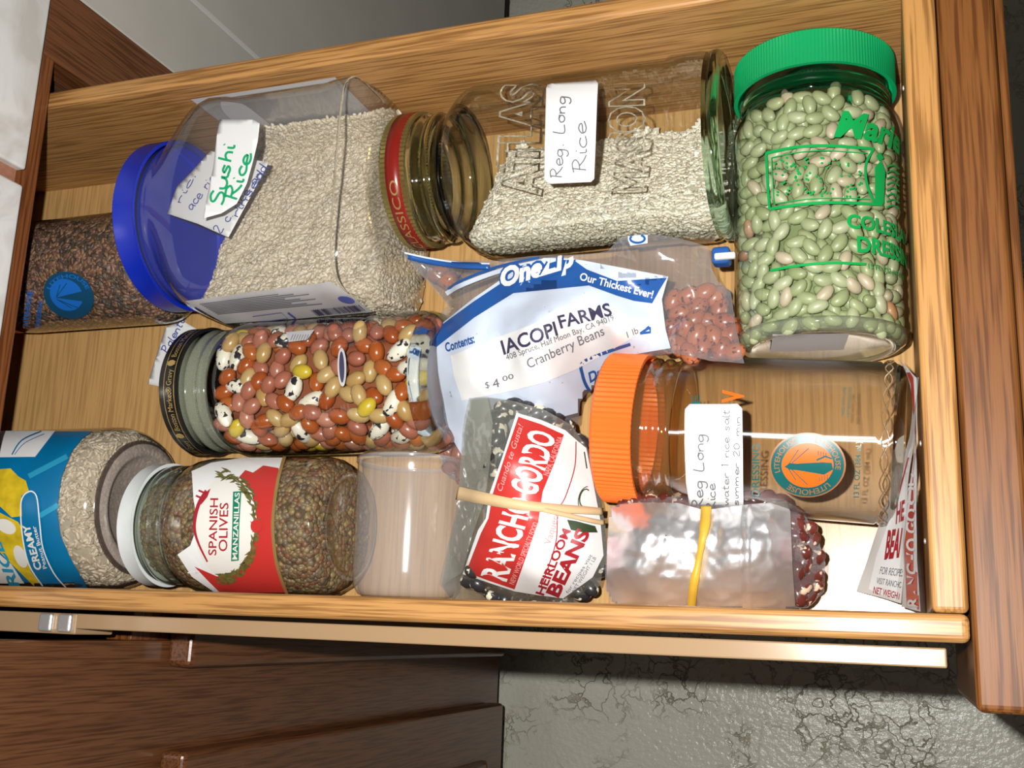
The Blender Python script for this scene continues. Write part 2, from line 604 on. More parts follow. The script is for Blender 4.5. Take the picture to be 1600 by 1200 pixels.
def bean_mat(name, cols, rough=0.35, spots=None, spotscale=350, thr=.56, coat=0.2):
    m, nt, b, out = newmat(name)
    oi = N(nt, 'ShaderNodeObjectInfo')
    r = N(nt, 'ShaderNodeValToRGB'); r.color_ramp.interpolation = 'LINEAR'
    e = r.color_ramp.elements
    for i, c in enumerate(cols):
        q = e[i] if i < 2 else e.new(.5)
        q.position = i / max(1, len(cols) - 1); q.color = (*c, 1)
    nt.links.new(oi.outputs['Random'], r.inputs[0])
    colout = r.outputs[0]
    tc = N(nt, 'ShaderNodeTexCoord')
    vm = N(nt, 'ShaderNodeVectorMath', operation='MULTIPLY_ADD')
    cx = N(nt, 'ShaderNodeCombineXYZ')
    for i in range(3): nt.links.new(oi.outputs['Random'], cx.inputs[i])
    vm.inputs[1].default_value = (3.1, 1.7, 2.3)
    nt.links.new(cx.outputs[0], vm.inputs[0]); nt.links.new(tc.outputs['Object'], vm.inputs[2])
    nz = N(nt, 'ShaderNodeTexNoise'); nz.inputs['Scale'].default_value = spotscale; nz.inputs['Detail'].default_value = 2
    nt.links.new(vm.outputs[0], nz.inputs['Vector'])
    if spots:
        rr = N(nt, 'ShaderNodeValToRGB')
        rr.color_ramp.elements[0].position = thr; rr.color_ramp.elements[0].color = (0, 0, 0, 1)
        rr.color_ramp.elements[1].position = thr + .03; rr.color_ramp.elements[1].color = (1, 1, 1, 1)
        nt.links.new(nz.outputs['Fac'], rr.inputs[0])
        mx = N(nt, 'ShaderNodeMix', data_type='RGBA')
        nt.links.new(rr.outputs[0], mx.inputs[0]); nt.links.new(colout, mx.inputs[6]); mx.inputs[7].default_value = (*spots, 1)
        colout = mx.outputs[2]
    nt.links.new(colout, b.inputs['Base Color'])
    b.inputs['Roughness'].default_value = rough
    b.inputs['Coat Weight'].default_value = coat
    b.inputs['Coat Roughness'].default_value = .15
    return m

M = {}
M['oak_x'] = wood('oak_drawer_x', (.430, .219, .073), (.318, .146, .043), (.172, .069, .019), 0, streak=1.5, coat=.08, rough=.42)
M['oak_y'] = wood('oak_drawer_y', (.430, .215, .065), (.335, .150, .041), (.189, .073, .019), 1, streak=1.4, coat=.06, rough=.45)
M['oak_floor'] = wood('oak_drawer_bottom', (.487, .286, .109), (.395, .210, .071), (.252, .113, .035), 1, rough=.3, coat=.3, streak=.95, pore=.4)
M['stain_y'] = wood('stained_oak_y', (.170, .063, .016), (.133, .045, .011), (.078, .024, .006), 1, rough=.45, coat=.0, spec=.25)
M['stain_z'] = wood('stained_oak_z', (.165, .062, .024), (.12, .042, .016), (.068, .023, .009), 2, rough=.3)
M['stain_rail'] = wood('stained_oak_rail', (.20, .068, .022), (.15, .048, .016), (.085, .027, .010), 1, rough=.3)
M['dark_wood'] = wood('dark_wood', (.12, .06, .03), (.09, .042, .02), (.05, .022, .012), 2)
M['slide'] = plain('cream_enamel', (.36, .235, .13), .2, spec=.35)
M['steel'] = plain('bright_steel', (.78, .75, .74), .4, .7)
M['black'] = plain('black_paint', (.01, .01, .011), .3)
M['shadow_black'] = plain('black_recess', (.012, .010, .009), .8)
M['paper'] = plain('white_paper', (.72, .72, .72), .6)
M['paper_grey'] = plain('grey_paper', (.458, .449, .458), .6)
M['white_plastic'] = plain('white_enamel', (.666, .702, .702), .3, noise_amt=.05, nscale=90)
M['ink'] = plain('dark_ink', (.035, .03, .075), .6)
M['pencil'] = plain('grey_ink', (.13, .13, .15), .7)
M['pencil_light'] = plain('light_grey_ink', (.36, .36, .37), .7)
M['ink_blue'] = plain('blue_ink', (.06, .09, .32), .6)
M['ink_green'] = plain('green_marker', (.005, .33, .13), .6)
M['print_blue'] = plain('blue_print', (.018, .085, .30), .3)
M['bag_white'] = plain('bag_white_print', (.56, .63, .75), .32)
M['print_green'] = plain('green_print', (.004, .30, .065), .35)
M['teal'] = plain('teal_print', (.006, .10, .10), .35)
M['copper'] = plain('copper_print', (.33, .13, .05), .4)
M['orange_print'] = plain('orange_print', (.85, .13, .01), .4)
M['red'] = plain('red_print', (.468, .030, .025), .35)
M['red_dark'] = plain('dark_red_print', (.33, .015, .025), .35)
M['pink'] = plain('pink_print', (.70, .30, .30), .4)
M['green_dark'] = plain('dark_green_print', (.03, .05, .02), .5)
M['wreath'] = plain('olive_leaf_print', (.11, .10, .025), .5, noise_amt=.4, nscale=500)
M['banner'] = plain('banner_green_print', (.01, .17, .10), .4)
M['cream'] = plain('cream_print', (.702, .684, .630), .4)
M['gold'] = plain('gold_foil', (.60, .42, .15), .35, .7)
M['gold_lid'] = plain('gold_lacquer', (.42, .34, .12), .32, .85)
M['lid_red'] = plain('red_lacquer', (.19, .012, .008), .25)
M['lid_black'] = plain('black_lacquer', (.008, .008, .008), .22)
M['lid_green'] = plain('green_plastic', (.000, .306, .098), .38)
M['lid_blue'] = plain('blue_plastic', (.004, .022, .40), .33)
M['lid_orange'] = plain('orange_plastic', (.82, .15, .022), .36)
M['label_blue'] = plain('cyan_blue_print', (.000, .144, .324), .35, noise_amt=.12, nscale=40)
M['label_cyan'] = plain('light_blue_print', (.02, .28, .46), .35)
M['yellow'] = plain('yellow_print', (.595, .425, .017), .4, noise_amt=.25, nscale=120)
M['logo_blue'] = plain('bright_blue_print', (.01, .13, .50), .4)
M['logo_teal'] = plain('blue_teal_print', (.006, .06, .13), .4)
M['rubber_tan'] = plain('tan_rubber', (.62, .44, .24), .6)
M['rubber_yellow'] = plain('yellow_rubber', (.62, .36, .035), .5)
M['glass'] = clear('jar_glass', (.97, .98, .965), 1.5, .045, wavy=.4, wscale=1, gain=1.7, edge=(.50, .54, .46), wmap=(170, 30, 30), bump_dist=.001)
M['glass_green'] = clear('greenish_glass', (.72, .86, .74), 1.5, .04, wavy=.4, wscale=160)
M['glass_amber'] = clear('empty_jar_glass', (.985, .965, .93), 1.5, .30, gain=3.4, edge=(.66, .62, .50), aniso=.90)
gm, nt, b, out = newmat('thick_glass')
b.inputs['Base Color'].default_value = (.90, .95, .89, 1); b.inputs['Roughness'].default_value = .04
b.inputs['Transmission Weight'].default_value = 1.0; b.inputs['IOR'].default_value = 1.5
M['thick'] = gm
gm, nt, b, out = newmat('thick_amber_glass')
b.inputs['Base Color'].default_value = (.95, .90, .80, 1); b.inputs['Roughness'].default_value = .04
b.inputs['Transmission Weight'].default_value = 1.0; b.inputs['IOR'].default_value = 1.5
M['thick_amber'] = gm
gm, nt, b, out = newmat('thick_green_glass')
b.inputs['Base Color'].default_value = (.62, .86, .66, 1); b.inputs['Roughness'].default_value = .06
b.inputs['Transmission Weight'].default_value = 1.0; b.inputs['IOR'].default_value = 1.5
M['thick_green'] = gm
M['plastic'] = clear('clear_plastic', (.965, .965, .965), 1.46, .08, haze=.045, hazec=(.7, .68, .64), gain=1.5, edge=(.55, .54, .5))
M['frost'] = clear('frosted_plastic', (.95, .95, .96), 1.46, .13, haze=.13, hazec=(.75, .74, .74))
M['neck_pale'] = clear('pale_neck_glass', (.86, .91, .83), 1.5, .05, haze=.20, hazec=(.60, .62, .48), gain=2.0, edge=(.40, .46, .36))
M['base_pale'] = clear('pale_base_glass', (.80, .84, .74), 1.5, .05, haze=.20, hazec=(.50, .53, .40), gain=1.6, edge=(.30, .36, .22))
M['neck_pale2'] = clear('thread_glass', (.86, .90, .82), 1.5, .05, haze=.06, hazec=(.55, .60, .48), gain=2.2, edge=(.30, .36, .26))
M['neck_lid_tint'] = clear('lid_tinted_neck_glass', (.90, .80, .62), 1.5, .05, haze=.08, hazec=(.6, .38, .15), gain=1.8, edge=(.45, .36, .22))  # orange lid's reflection in the clear neck put into tint and haze
M['film'] = clear('bag_film', (.95, .95, .96), 1.5, .09, haze=.11, hazec=(.66, .66, .70), wavy=.9, wscale=55, gain=3.0, bump_dist=.004)
M['film2'] = clear('pouch_film', (.93, .94, .93), 1.5, .09, haze=.16, hazec=(.50, .51, .46), wavy=.9, wscale=60, gain=3.0, bump_dist=.004)
gm, nt, b, out = newmat('embossed_glass')
b.inputs['Base Color'].default_value = (.96, .97, .96, 1); b.inputs['Roughness'].default_value = .03
b.inputs['Transmission Weight'].default_value = 1.0; b.inputs['IOR'].default_value = 1.45
M['emboss'] = gm
# crumpled foil
gm, nt, b, out = newmat('crumpled_foil')
b.inputs['Base Color'].default_value = (.92, .91, .93, 1); b.inputs['Metallic'].default_value = .88; b.inputs['Roughness'].default_value = .34
tc = N(nt, 'ShaderNodeTexCoord')
vz = N(nt, 'ShaderNodeTexNoise'); vz.inputs['Scale'].default_value = 30; vz.inputs['Detail'].default_value = 1.5; vz.inputs['Distortion'].default_value = 1.2
nt.links.new(tc.outputs['Object'], vz.inputs['Vector'])
bp = N(nt, 'ShaderNodeBump'); bp.inputs['Strength'].default_value = .15; bp.inputs['Distance'].default_value = .006
nt.links.new(vz.outputs['Fac'], bp.inputs['Height']); nt.links.new(bp.outputs[0], b.inputs['Normal'])
M['foil'] = gm
# grains
M['rice_core'] = plain('rice_mass', (.482, .413, .301), .7, noise_amt=.2, nscale=350)
M['rice_a'] = plain('rice_grain', (.550, .482, .361), .4)
M['rice_b'] = plain('rice_grain_pale', (.619, .550, .430), .4)
M['rice_c'] = plain('rice_grain_dull', (.516, .439, .318), .4)
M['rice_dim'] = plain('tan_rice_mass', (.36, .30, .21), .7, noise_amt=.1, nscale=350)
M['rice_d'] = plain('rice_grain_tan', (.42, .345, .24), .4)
M['rwhite_core'] = plain('white_rice_mass', (.528, .493, .387), .7, noise_amt=.2, nscale=350)
M['rwhite_a'] = plain('white_rice_grain', (.669, .625, .510), .4)
M['rwhite_b'] = plain('white_rice_grain_pale', (.739, .704, .598), .4)
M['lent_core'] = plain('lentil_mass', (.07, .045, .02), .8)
M['lent'] = [plain('lentil_brown', (.17, .10, .05), .5), plain('lentil_olive', (.17, .12, .055), .5), plain('lentil_dark', (.11, .072, .045), .5), plain('lentil_grey', (.16, .115, .075), .5), plain('lentil_straw', (.24, .17, .075), .5), plain('lentil_red', (.17, .075, .04), .5)]
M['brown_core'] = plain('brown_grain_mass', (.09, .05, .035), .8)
M['brown'] = [plain('grain_pinkbrown', (.22, .11, .08), .5), plain('grain_brown', (.13, .07, .045), .5), plain('grain_dark', (.07, .055, .045), .5), plain('grain_tan', (.24, .13, .07), .5)]
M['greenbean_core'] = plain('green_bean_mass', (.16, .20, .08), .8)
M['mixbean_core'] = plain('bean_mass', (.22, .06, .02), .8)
M['b_green'] = bean_mat('pale_green_bean', [(.317, .352, .194), (.378, .405, .246), (.264, .308, .150), (.422, .422, .290), (.326, .361, .194)], .45)
M['b_white'] = bean_mat('cream_bean', [(.484, .405, .290), (.422, .370, .246)], .45)
M['b_brown'] = bean_mat('discoloured_bean', [(.42, .20, .08), (.36, .22, .14)], .5)
M['b_pink'] = bean_mat('rose_bean', [(.38, .145, .095), (.32, .10, .06), (.42, .18, .12)], .3)
M['b_orange'] = bean_mat('russet_bean', [(.36, .085, .016), (.28, .055, .012), (.42, .13, .03)], .25)
M['b_tan'] = bean_mat('tan_bean', [(.46, .31, .13), (.40, .24, .085)], .3)
M['b_yellow'] = bean_mat('yellow_bean', [(.55, .40, .03), (.48, .33, .03)], .3)
M['b_spot'] = bean_mat('black_and_white_bean', [(.72, .68, .58), (.68, .62, .5)], .3, spots=(.02, .018, .025), spotscale=230, thr=.54)
M['b_cran'] = bean_mat('cranberry_bean', [(.34, .095, .04), (.40, .125, .05), (.28, .07, .03)], .3, spots=(.09, .015, .01), spotscale=420, thr=.6)
M['b_maroon'] = bean_mat('maroon_cream_bean', [(.09, .018, .014), (.12, .025, .018)], .22, spots=(.62, .45, .32), spotscale=210, thr=.60)
M['b_vaq'] = bean_mat('vaquero_bean', [(.02, .018, .02), (.03, .028, .03)], .3, spots=(.66, .6, .45), spotscale=200, thr=.58)

# ------------------------------------------------------------------ setting: floor
m, nt, b, out = newmat('vinyl_floor')
tc = N(nt, 'ShaderNodeTexCoord')
n1 = N(nt, 'ShaderNodeTexNoise'); n1.inputs['Scale'].default_value = 9; n1.inputs['Detail'].default_value = 6; n1.inputs['Distortion'].default_value = .5
vo = N(nt, 'ShaderNodeTexVoronoi', feature='DISTANCE_TO_EDGE'); vo.inputs['Scale'].default_value = 38
wv = N(nt, 'ShaderNodeTexNoise'); wv.inputs['Scale'].default_value = 30; wv.inputs['Detail'].default_value = 4
vadd = N(nt, 'ShaderNodeVectorMath', operation='MULTIPLY_ADD'); vadd.inputs[1].default_value = (.09, .09, .09)
nt.links.new(tc.outputs['Object'], n1.inputs['Vector']); nt.links.new(tc.outputs['Object'], wv.inputs['Vector'])
nt.links.new(wv.outputs['Color'], vadd.inputs[0]); nt.links.new(tc.outputs['Object'], vadd.inputs[2]); nt.links.new(vadd.outputs[0], vo.inputs['Vector'])
gate = N(nt, 'ShaderNodeTexNoise'); gate.inputs['Scale'].default_value = 14; gate.inputs['Detail'].default_value = 3
nt.links.new(tc.outputs['Object'], gate.inputs['Vector'])
rv = N(nt, 'ShaderNodeValToRGB'); rv.color_ramp.elements[0].position = .0; rv.color_ramp.elements[0].color = (0, 0, 0, 1); rv.color_ramp.elements[1].position = .045; rv.color_ramp.elements[1].color = (1, 1, 1, 1)
nt.links.new(vo.outputs['Distance'], rv.inputs[0])
gr = N(nt, 'ShaderNodeValToRGB'); gr.color_ramp.elements[0].position = .40; gr.color_ramp.elements[1].position = .56
nt.links.new(gate.outputs['Fac'], gr.inputs[0])
vmax = N(nt, 'ShaderNodeMath', operation='MAXIMUM')
nt.links.new(rv.outputs[0], vmax.inputs[0]); nt.links.new(gr.outputs[0], vmax.inputs[1])
rc = N(nt, 'ShaderNodeValToRGB')
rc.color_ramp.elements[0].position = .3; rc.color_ramp.elements[0].color = (.80, .78, .64, 1)
rc.color_ramp.elements[1].position = .7; rc.color_ramp.elements[1].color = (.92, .90, .78, 1)
nt.links.new(n1.outputs['Fac'], rc.inputs[0])
mx = N(nt, 'ShaderNodeMix', data_type='RGBA')
nt.links.new(vmax.outputs[0], mx.inputs[0]); mx.inputs[6].default_value = (.52, .47, .31, 1); nt.links.new(rc.outputs[0], mx.inputs[7])
nt.links.new(mx.outputs[2], b.inputs['Base Color'])
fb = N(nt, 'ShaderNodeTexNoise'); fb.inputs['Scale'].default_value = 160; fb.inputs['Detail'].default_value = 3
nt.links.new(tc.outputs['Object'], fb.inputs['Vector'])
ml = N(nt, 'ShaderNodeMath', operation='MULTIPLY_ADD'); ml.inputs[1].default_value = .5
nt.links.new(fb.outputs['Fac'], ml.inputs[0]); nt.links.new(vmax.outputs[0], ml.inputs[2])
bp = N(nt, 'ShaderNodeBump'); bp.inputs['Strength'].default_value = .75; bp.inputs['Distance'].default_value = .003
nt.links.new(ml.outputs[0], bp.inputs['Height']); nt.links.new(bp.outputs[0], b.inputs['Normal'])
b.inputs['Roughness'].default_value = .26
M['floor'] = m
FZ = -0.75
fo = mk('floor', [(-0.5, -1.6, FZ), (2.2, -1.6, FZ), (2.2, 2.4, FZ), (-0.5, 2.4, FZ)], [(0, 1, 2, 3)], M['floor'], smooth=False)
tag(fo, 'grey green mottled vinyl kitchen floor', None, kind='structure')

# ------------------------------------------------------------------ base cabinet, doors, counter, dishwasher
cab = thing('base_cabinet', 'dark stained oak base cabinet the drawer slides out of', 'cabinet', (-0.15, 0.0, FZ))
YL, YR = -0.0275, 0.2935         # drawer opening
box('top_rail', -.019, 0, YL, YR, .1015, .165, M['stain_rail'], cab, .001)
box('stile', -.019, 0, YR, .340, -.665, .165, M['stain_z'], cab, .0012)
box('stile', -.019, 0, -.115, YL, -.665, .165, M['stain_z'], cab, .0012)
box('top_rail', -.019, 0, -.62, -.115, .09, .165, M['stain_rail'], cab, .001)
box('middle_rail', -.0195, -.0005, YL, YR, -.105, -.020, M['stain_rail'], cab, .001)
box('middle_rail', -.0195, -.0005, -.62, -.115, -.105, .0895, M['stain_rail'], cab, .001)
box('bottom_rail', -.0195, -.0005, -.62, YR, -.665, -.58, M['stain_rail'], cab, .001)
box('side_panel', -.55, -.0195, YR + .004, YR + .022, -.665, .165, M['dark_wood'], cab)
box('side_panel', -.55, -.0195, -.62, -.602, -.665, .165, M['dark_wood'], cab)
box('partition', -.55, -.0195, -.062, -.046, -.665, .165, M['dark_wood'], cab)
box('back_panel', -.556, -.55, -.62, .32, -.665, .165, M['dark_wood'], cab)
box('toe_kick', -.09, -.075, -.62, .34, FZ, -.665, M['shadow_black'], cab)
def raised_door(name, y0, y1, z0, z1):
    d = box(name, 0.0, .019, y0, y1, z0, z1, M['stain_z'], cab, .004, 4)
    p = box('raised_panel', .0185, .0235, y0 + .055, y1 - .055, z0 + .055, z1 - .055, M['stain_z'], d, .0045, 1)
    return d
raised_door('cabinet_door', -.0437, .31, -.635, -.055)
raised_door('cabinet_door', -.50, -.0945, -.635, -.058)

ctop = thing('countertop', 'kitchen counter edged with large white marbled tiles and brown grout', 'countertop', (0.0, 0.1, .13))
m, nt, b, out = newmat('marble_tile')
tc = N(nt, 'ShaderNodeTexCoord')
n1 = N(nt, 'ShaderNodeTexNoise'); n1.inputs['Scale'].default_value = 28; n1.inputs['Detail'].default_value = 6; n1.inputs['Distortion'].default_value = 1.2
nt.links.new(tc.outputs['Object'], n1.inputs['Vector'])
r = N(nt, 'ShaderNodeValToRGB'); r.color_ramp.elements[0].position = .35; r.color_ramp.elements[0].color = (.54, .51, .47, 1); r.color_ramp.elements[1].position = .6; r.color_ramp.elements[1].color = (.69, .68, .66, 1)
nt.links.new(n1.outputs['Fac'], r.inputs[0]); nt.links.new(r.outputs[0], b.inputs['Base Color']); b.inputs['Roughness'].default_value = .2
M['tile'] = m
M['grout'] = plain('brown_grout', (.30, .13, .075), .85, noise_amt=.15, nscale=300)
TX = -.0035
zb = float(onx(41, 266, TX + .009)[2])
def ytile(px, py): return float(onx(px, py, TX + .009)[1])
g1, g0 = ytile(41, 266), ytile(35, 289)
box('grout_bed', -.56, TX + .004, -.62, .60, zb + .002, zb + .052, M['grout'], ctop)
for y0, y1 in ((g1, g1 + .152), (g1 + .160, g1 + .312), (g0 - .152, g0), (g0 - .312, g0 - .160), (g0 - .472, g0 - .320)):
    box('edge_tile', TX, TX + .009, y0, y1, zb, zb + .056, M['tile'], ctop, .0015)
    for i in range(3):
        box('top_tile', TX - .006 - .160 * (i + 1) + .008, TX - .006 - .160 * i, y0, y1, zb + .050, zb + .058, M['tile'], ctop, .0015)

dw = thing('dishwasher', 'grey fronted dishwasher beside the cabinet with a pale vertical seam', 'dishwasher', (-0.3, .64, FZ))
M['appl'] = plain('grey_enamel', (.52, .49, .44), .45, noise_amt=.04, nscale=25)
M['appl_line'] = plain('pale_gasket', (.66, .65, .62), .5)
box('side_trim', -.02, -.002, .3415, .4005, -.60, zb - .004, M['appl'], dw, .001)
box('seam_strip', -.02, -.0015, .4008, .4032, -.60, zb - .004, M['appl_line'], dw)
box('door_panel', -.02, -.002, .4035, .94, -.60, zb - .004, M['appl'], dw, .001)
box('body', -.56, -.021, .3415, .94, -.66, zb - .004, M['shadow_black'], dw)
box('toe_panel', -.09, -.08, .3415, .94, FZ, -.66, M['shadow_black'], dw)

# ------------------------------------------------------------------ drawer
RIM, W = .099, .266
XF = .4515
drw = thing('drawer', 'open oak kitchen drawer full of jars and bags', 'drawer', (.22, .133, -.012))
box('side_panel', -.16, .4643, W, W + .0105, -.012, RIM, M['oak_x'], drw, .0028, 4)
box('side_panel', -.16, .4643, -.0105, 0, -.012, RIM, M['oak_x'], drw, .0028, 4)
box('bottom_panel', -.16, XF + .001, -.001, W + .001, -.006, 0, M['oak_floor'], drw)
box('box_front', XF, .4643, .0002, W - .0002, -.012, RIM, M['oak_y'], drw, .0022, 4)
box('back_panel', -.172, -.16, -.0105, W + .0105, -.012, RIM - .01, M['oak_y'], drw)
fp = box('front_panel', .4648, .4865, -.0345, W + .0345, -.045, RIM + .001, M['stain_y'], drw, .003, 4)
fl2 = box('front_lip', .4870, .4905, -.0305, W + .0305, -.041, RIM - .004, M['stain_y'], fp, .0015, 3)
sl = box('slide_rail', .02, .4575, -.0206, -.0126, .022, .052, M['slide'], drw, .0008)
box('slide_rail', .02, .4575, W + .0108, W + .0203, .030, .060, M['slide'], drw, .0008)
box('slide_carrier', -.09, .019, -.0238, -.0126, .020, .0505, M['slide'], drw, .001)
for k, x0 in enumerate((.0, .013)):
    box('slide_clip', x0 - .0045, x0 + .0045, -.0228, -.0130, .0495, .0535, M['steel'], drw, .0015)
def nail(y, z):
    V, Fc = ell_proto(.0013, .0013, .0006, 3, 8)
    P = [(XF - .0002 - v[2], y + v[0], z + v[1]) for v in V]
    mk('nail_head', P, Fc, M['steel'], drw)
for y, z in ((.232, .06), (.07, .06), (.03, .055)): nail(y, z)

# ------------------------------------------------------------------ jars
def rings(jar, s, r_scale, amp):
    pass

def make_lid(parent, jar, s0, s1, r, mat, ribs=0, amp=.0004, name='lid', rim=.0012):
    st = [(s0, r * .90, r * .90, 2), (s0, r - rim, r - rim, 2), (s0 + rim, r, r, 2), (s1 - rim * .5, r, r, 2), (s1, r + .0003, r + .0003, 2), (s1, r - .0016, r - .0016, 2)]
    V, Fc = jar.shell(cap0=True, seg=ribs * 2 if ribs else 96, st=st, ribs=ribs, ribamp=amp)
    o = mk(name, V, Fc, mat, parent)
    md = o.modifiers.new('e', 'EDGE_SPLIT'); md.split_angle = rad(40)
    return o

def glass_body(parent, jar, mat, name='glass_body', neck=None, base=None, thick=None, thick_base=None):
    V, Fc = jar.shell(cap1=True)
    tree = bvh(V, Fc)
    st = [q for q in jar.st if (neck is None or q[0] >= neck)]
    if base is not None:
        k = next(i for i, q in enumerate(st) if q[0] >= base)
        st = st[:k + 1]
    Vb, Fb = jar.shell(cap1=base is None, st=st)
    o = mk(name, Vb, Fb, mat, parent)
    if neck is not None:
        ns = [q for q in jar.st if q[0] <= neck]
        prof = ns + [(s, a - .0032, b - .0032, n) for s, a, b, n in ns[::-1]]
        r0 = min(a for s, a, b, n in ns) - .0034
        prof = ns + [(ns[-1][0], ns[-1][1] - .003, ns[-1][2] - .003, 2), (ns[len(ns) // 2][0], r0, r0, 2), (ns[0][0], r0, r0, 2), ns[0]]
        Vn, Fn = jar.shell(st=prof)
        mk('threaded_neck', Vn, Fn, thick or M['thick'], parent)
    if base is not None:
        bs = [q for q in jar.st if q[0] >= base or q is st[-1]]
        bs = jar.st[jar.st.index(st[-1]):]
        sb, ab, bb, nb = bs[0]
        prof = [(sb + .0035, .0008, .0008, 2), (sb + .0030, ab - .006, bb - .006, 2), (sb + .0002, ab - .0022, bb - .0022, nb)] + bs
        Vn, Fn = jar.shell(st=prof, cap0=True, cap1=True)
        mk('thick_base', Vn, Fn, thick_base or thick or M['thick'], parent)
    return o, tree

def inner(jar, wall):
    j = Jar(jar.o, jar.a, [(s, max(a - wall, .004), max(b - wall, .004), n) for s, a, b, n in jar.st], jar.seg)
    return j

RICE = ell_proto(.0029, .00105, .00095, 2, 5)
SHORT = ell_proto(.0024, .0012, .0011, 2, 5)

def top_sheet(jar, s0, s1, top, dr, nx=40, ny=30):
    """the upper face of a heap inside a lying jar, as a height grid clipped to the jar"""
    V, Fc, idx = [], [], {}
    for i in range(nx + 1):
        s = s0 + (s1 - s0) * i / nx
        a, b, n = jar.sec(s)
        for j in range(ny + 1):
            t = -1 + 2 * j / ny
            P = jar.o + jar.a * s + jar.b * (t * (a + dr))
            z = top(P[0], P[1])
            hh = (b + dr) * max(0, 1 - abs(t) ** n) ** (1 / n)
            z = min(max(z, jar.o[2] - hh), jar.o[2] + hh)
            idx[i, j] = len(V); V.append((P[0], P[1], max(z, .0012)))
    # under side
    k = len(V)
    for i in range(nx + 1):
        s = s0 + (s1 - s0) * i / nx
        a, b, n = jar.sec(s)
        for j in range(ny + 1):
            t = -1 + 2 * j / ny
            P = jar.o + jar.a * s + jar.b * (t * (a + dr))
            hh = (b + dr) * max(0, 1 - abs(t) ** n) ** (1 / n)
            z = max(jar.o[2] - hh, .0012)
            V.append((P[0], P[1], min(z, V[idx[i, j]][2])))
    for i in range(nx):
        for j in range(ny):
            if max(V[q][2] - V[q + k][2] for q in (idx[i, j], idx[i + 1, j], idx[i + 1, j + 1], idx[i, j + 1])) < .0006: continue
            Fc.append((idx[i, j], idx[i + 1, j], idx[i + 1, j + 1], idx[i, j + 1]))
            q = [idx[i, j] + k, idx[i, j + 1] + k, idx[i + 1, j + 1] + k, idx[i + 1, j] + k]
            Fc.append(tuple(q))
    for i in range(nx):
        Fc.append((idx[i, 0], idx[i, 0] + k, idx[i + 1, 0] + k, idx[i + 1, 0]))
        Fc.append((idx[i, ny], idx[i + 1, ny], idx[i + 1, ny] + k, idx[i, ny] + k))
    for j in range(ny):
        Fc.append((idx[0, j], idx[0, j + 1], idx[0, j + 1] + k, idx[0, j] + k))
        Fc.append((idx[nx, j], idx[nx, j] + k, idx[nx, j + 1] + k, idx[nx, j + 1]))
    return V, Fc

def grain_fill(name, jar, s0, s1, top, count, proto, core, mats, seed, label, cat, wall=.0012, sink=.0008, jitter=.3):
    """a heap of grain in a jar: one solid mass, its skin covered with single grains"""
    V, Fc = top_sheet(jar, s0, s1, top, -wall - .0012)
    base = jar.o + jar.a * (s0 + s1) / 2 - jar.u * jar.o[2]
    o = mk(name, V, Fc, core, None, org=base)
    g = scatter(V, Fc, count, proto, mats, seed, 'grains', parent=o, sink=sink, jitter=jitter, minz=-.6)
    g['kind'] = 'stuff'
    tag(o, label, cat, kind='stuff')
    return o

# --- sushi rice: squarish plastic tub with blue lid
T = thing('plastic_jar', 'large squarish clear plastic jar with a blue lid and a Sushi Rice label', 'jar', (.13, .207, 0))
JS = Jar((0, .2065, .0505), (1, 0, 0), [
    (.0630, .0455, .0455, 2), (.0665, .0455, .0455, 2), (.0680, .0470, .0470, 2), (.0700, .0465, .0465, 2), (.0735, .0480, .0470, 2.2), (.0780, .0515, .0478, 2.6), (.0850, .0560, .0490, 3.4), (.0920, .0582, .0497, 4.6),
    (.100, .0590, .0500, 5.5), (.110, .0585, .0497, 5.5), (.114, .0578, .0492, 5.5), (.172, .0578, .0492, 5.5), (.176, .0585, .0497, 5.5), (.1835, .0590, .0500, 5.5), (.1855, .0590, .0500, 5.5), (.1905, .0575, .0490, 4.6), (.1935, .0560, .0480, 4),
    (.1955, .0500, .0445, 3), (.1975, .0470, .0420, 2.6), (.1978, .0380, .036, 2.2), (.1955, .030, .029, 2)])
body, tS = glass_body(T, JS, M['plastic'], 'plastic_body')
for s_ in (.1868,):
    sec = JS.sec(s_)
    V, Fc = JS.shell(st=[(s_ - .0007, *sec), (s_ - .0002, sec[0] + .0004, sec[1] + .0005, sec[2]), (s_ + .0002, sec[0] + .0004, sec[1] + .0005, sec[2]), (s_ + .0007, *sec)])
    mk('moulded_ridge', V, Fc, M['emboss'], T)
make_lid(T, JS, .0500, .0645, .0485, M['lid_blue'], ribs=150, amp=.00012)
lb = lay('paper_label', px_poly([[(346, 189), (398, 189), (408, 195), (405, 222), (398, 252), (388, 288), (372, 320), (348, 335), (319, 343), (326, 308), (336, 262), (341, 215)]]), tS, .0012, M['paper'], T, thick=.0003)
lay_each('lettering', [hand_px('Sushi', (351, 322), (370, 226), (-21, -3), 3.6), hand_px('Rice', (373, 314), (398, 240), (-20, -4), 3.6)], tS, .0018, M['ink_green'], lb)
sd = lay('product_label', px_poly([[(290, 469), (400, 454), (518, 439), (582, 486), (470, 496), (352, 504)]]), tS, .0006, M['paper_grey'], T)
parts = []
for i in range(9):
    u = .1 + i * .055
    a = np.array((300 + 62 * u, 470 + 35 * u)); e = np.array((505 + 62 * u, 443 + 47 * u))
    parts.append(ribbon([a + (e - a) * (.03 + t_ * (.6 + .2 * ((i * 7) % 3) / 2)) for t_ in np.linspace(0, 1, 14)], 1.4))
lay('small_print', join(*parts), tS, .0010, M['pencil'], sd)
parts = []
for i in range(24):
    a = np.array((486 + i * 3.2, 482 - i * .35))
    parts.append(ribbon([a, a + np.array((11, 9))], rnd.choice((.9, 1.5, 2.2))))
lay('barcode', join(*parts), tS, .0010, M['ink'], sd)
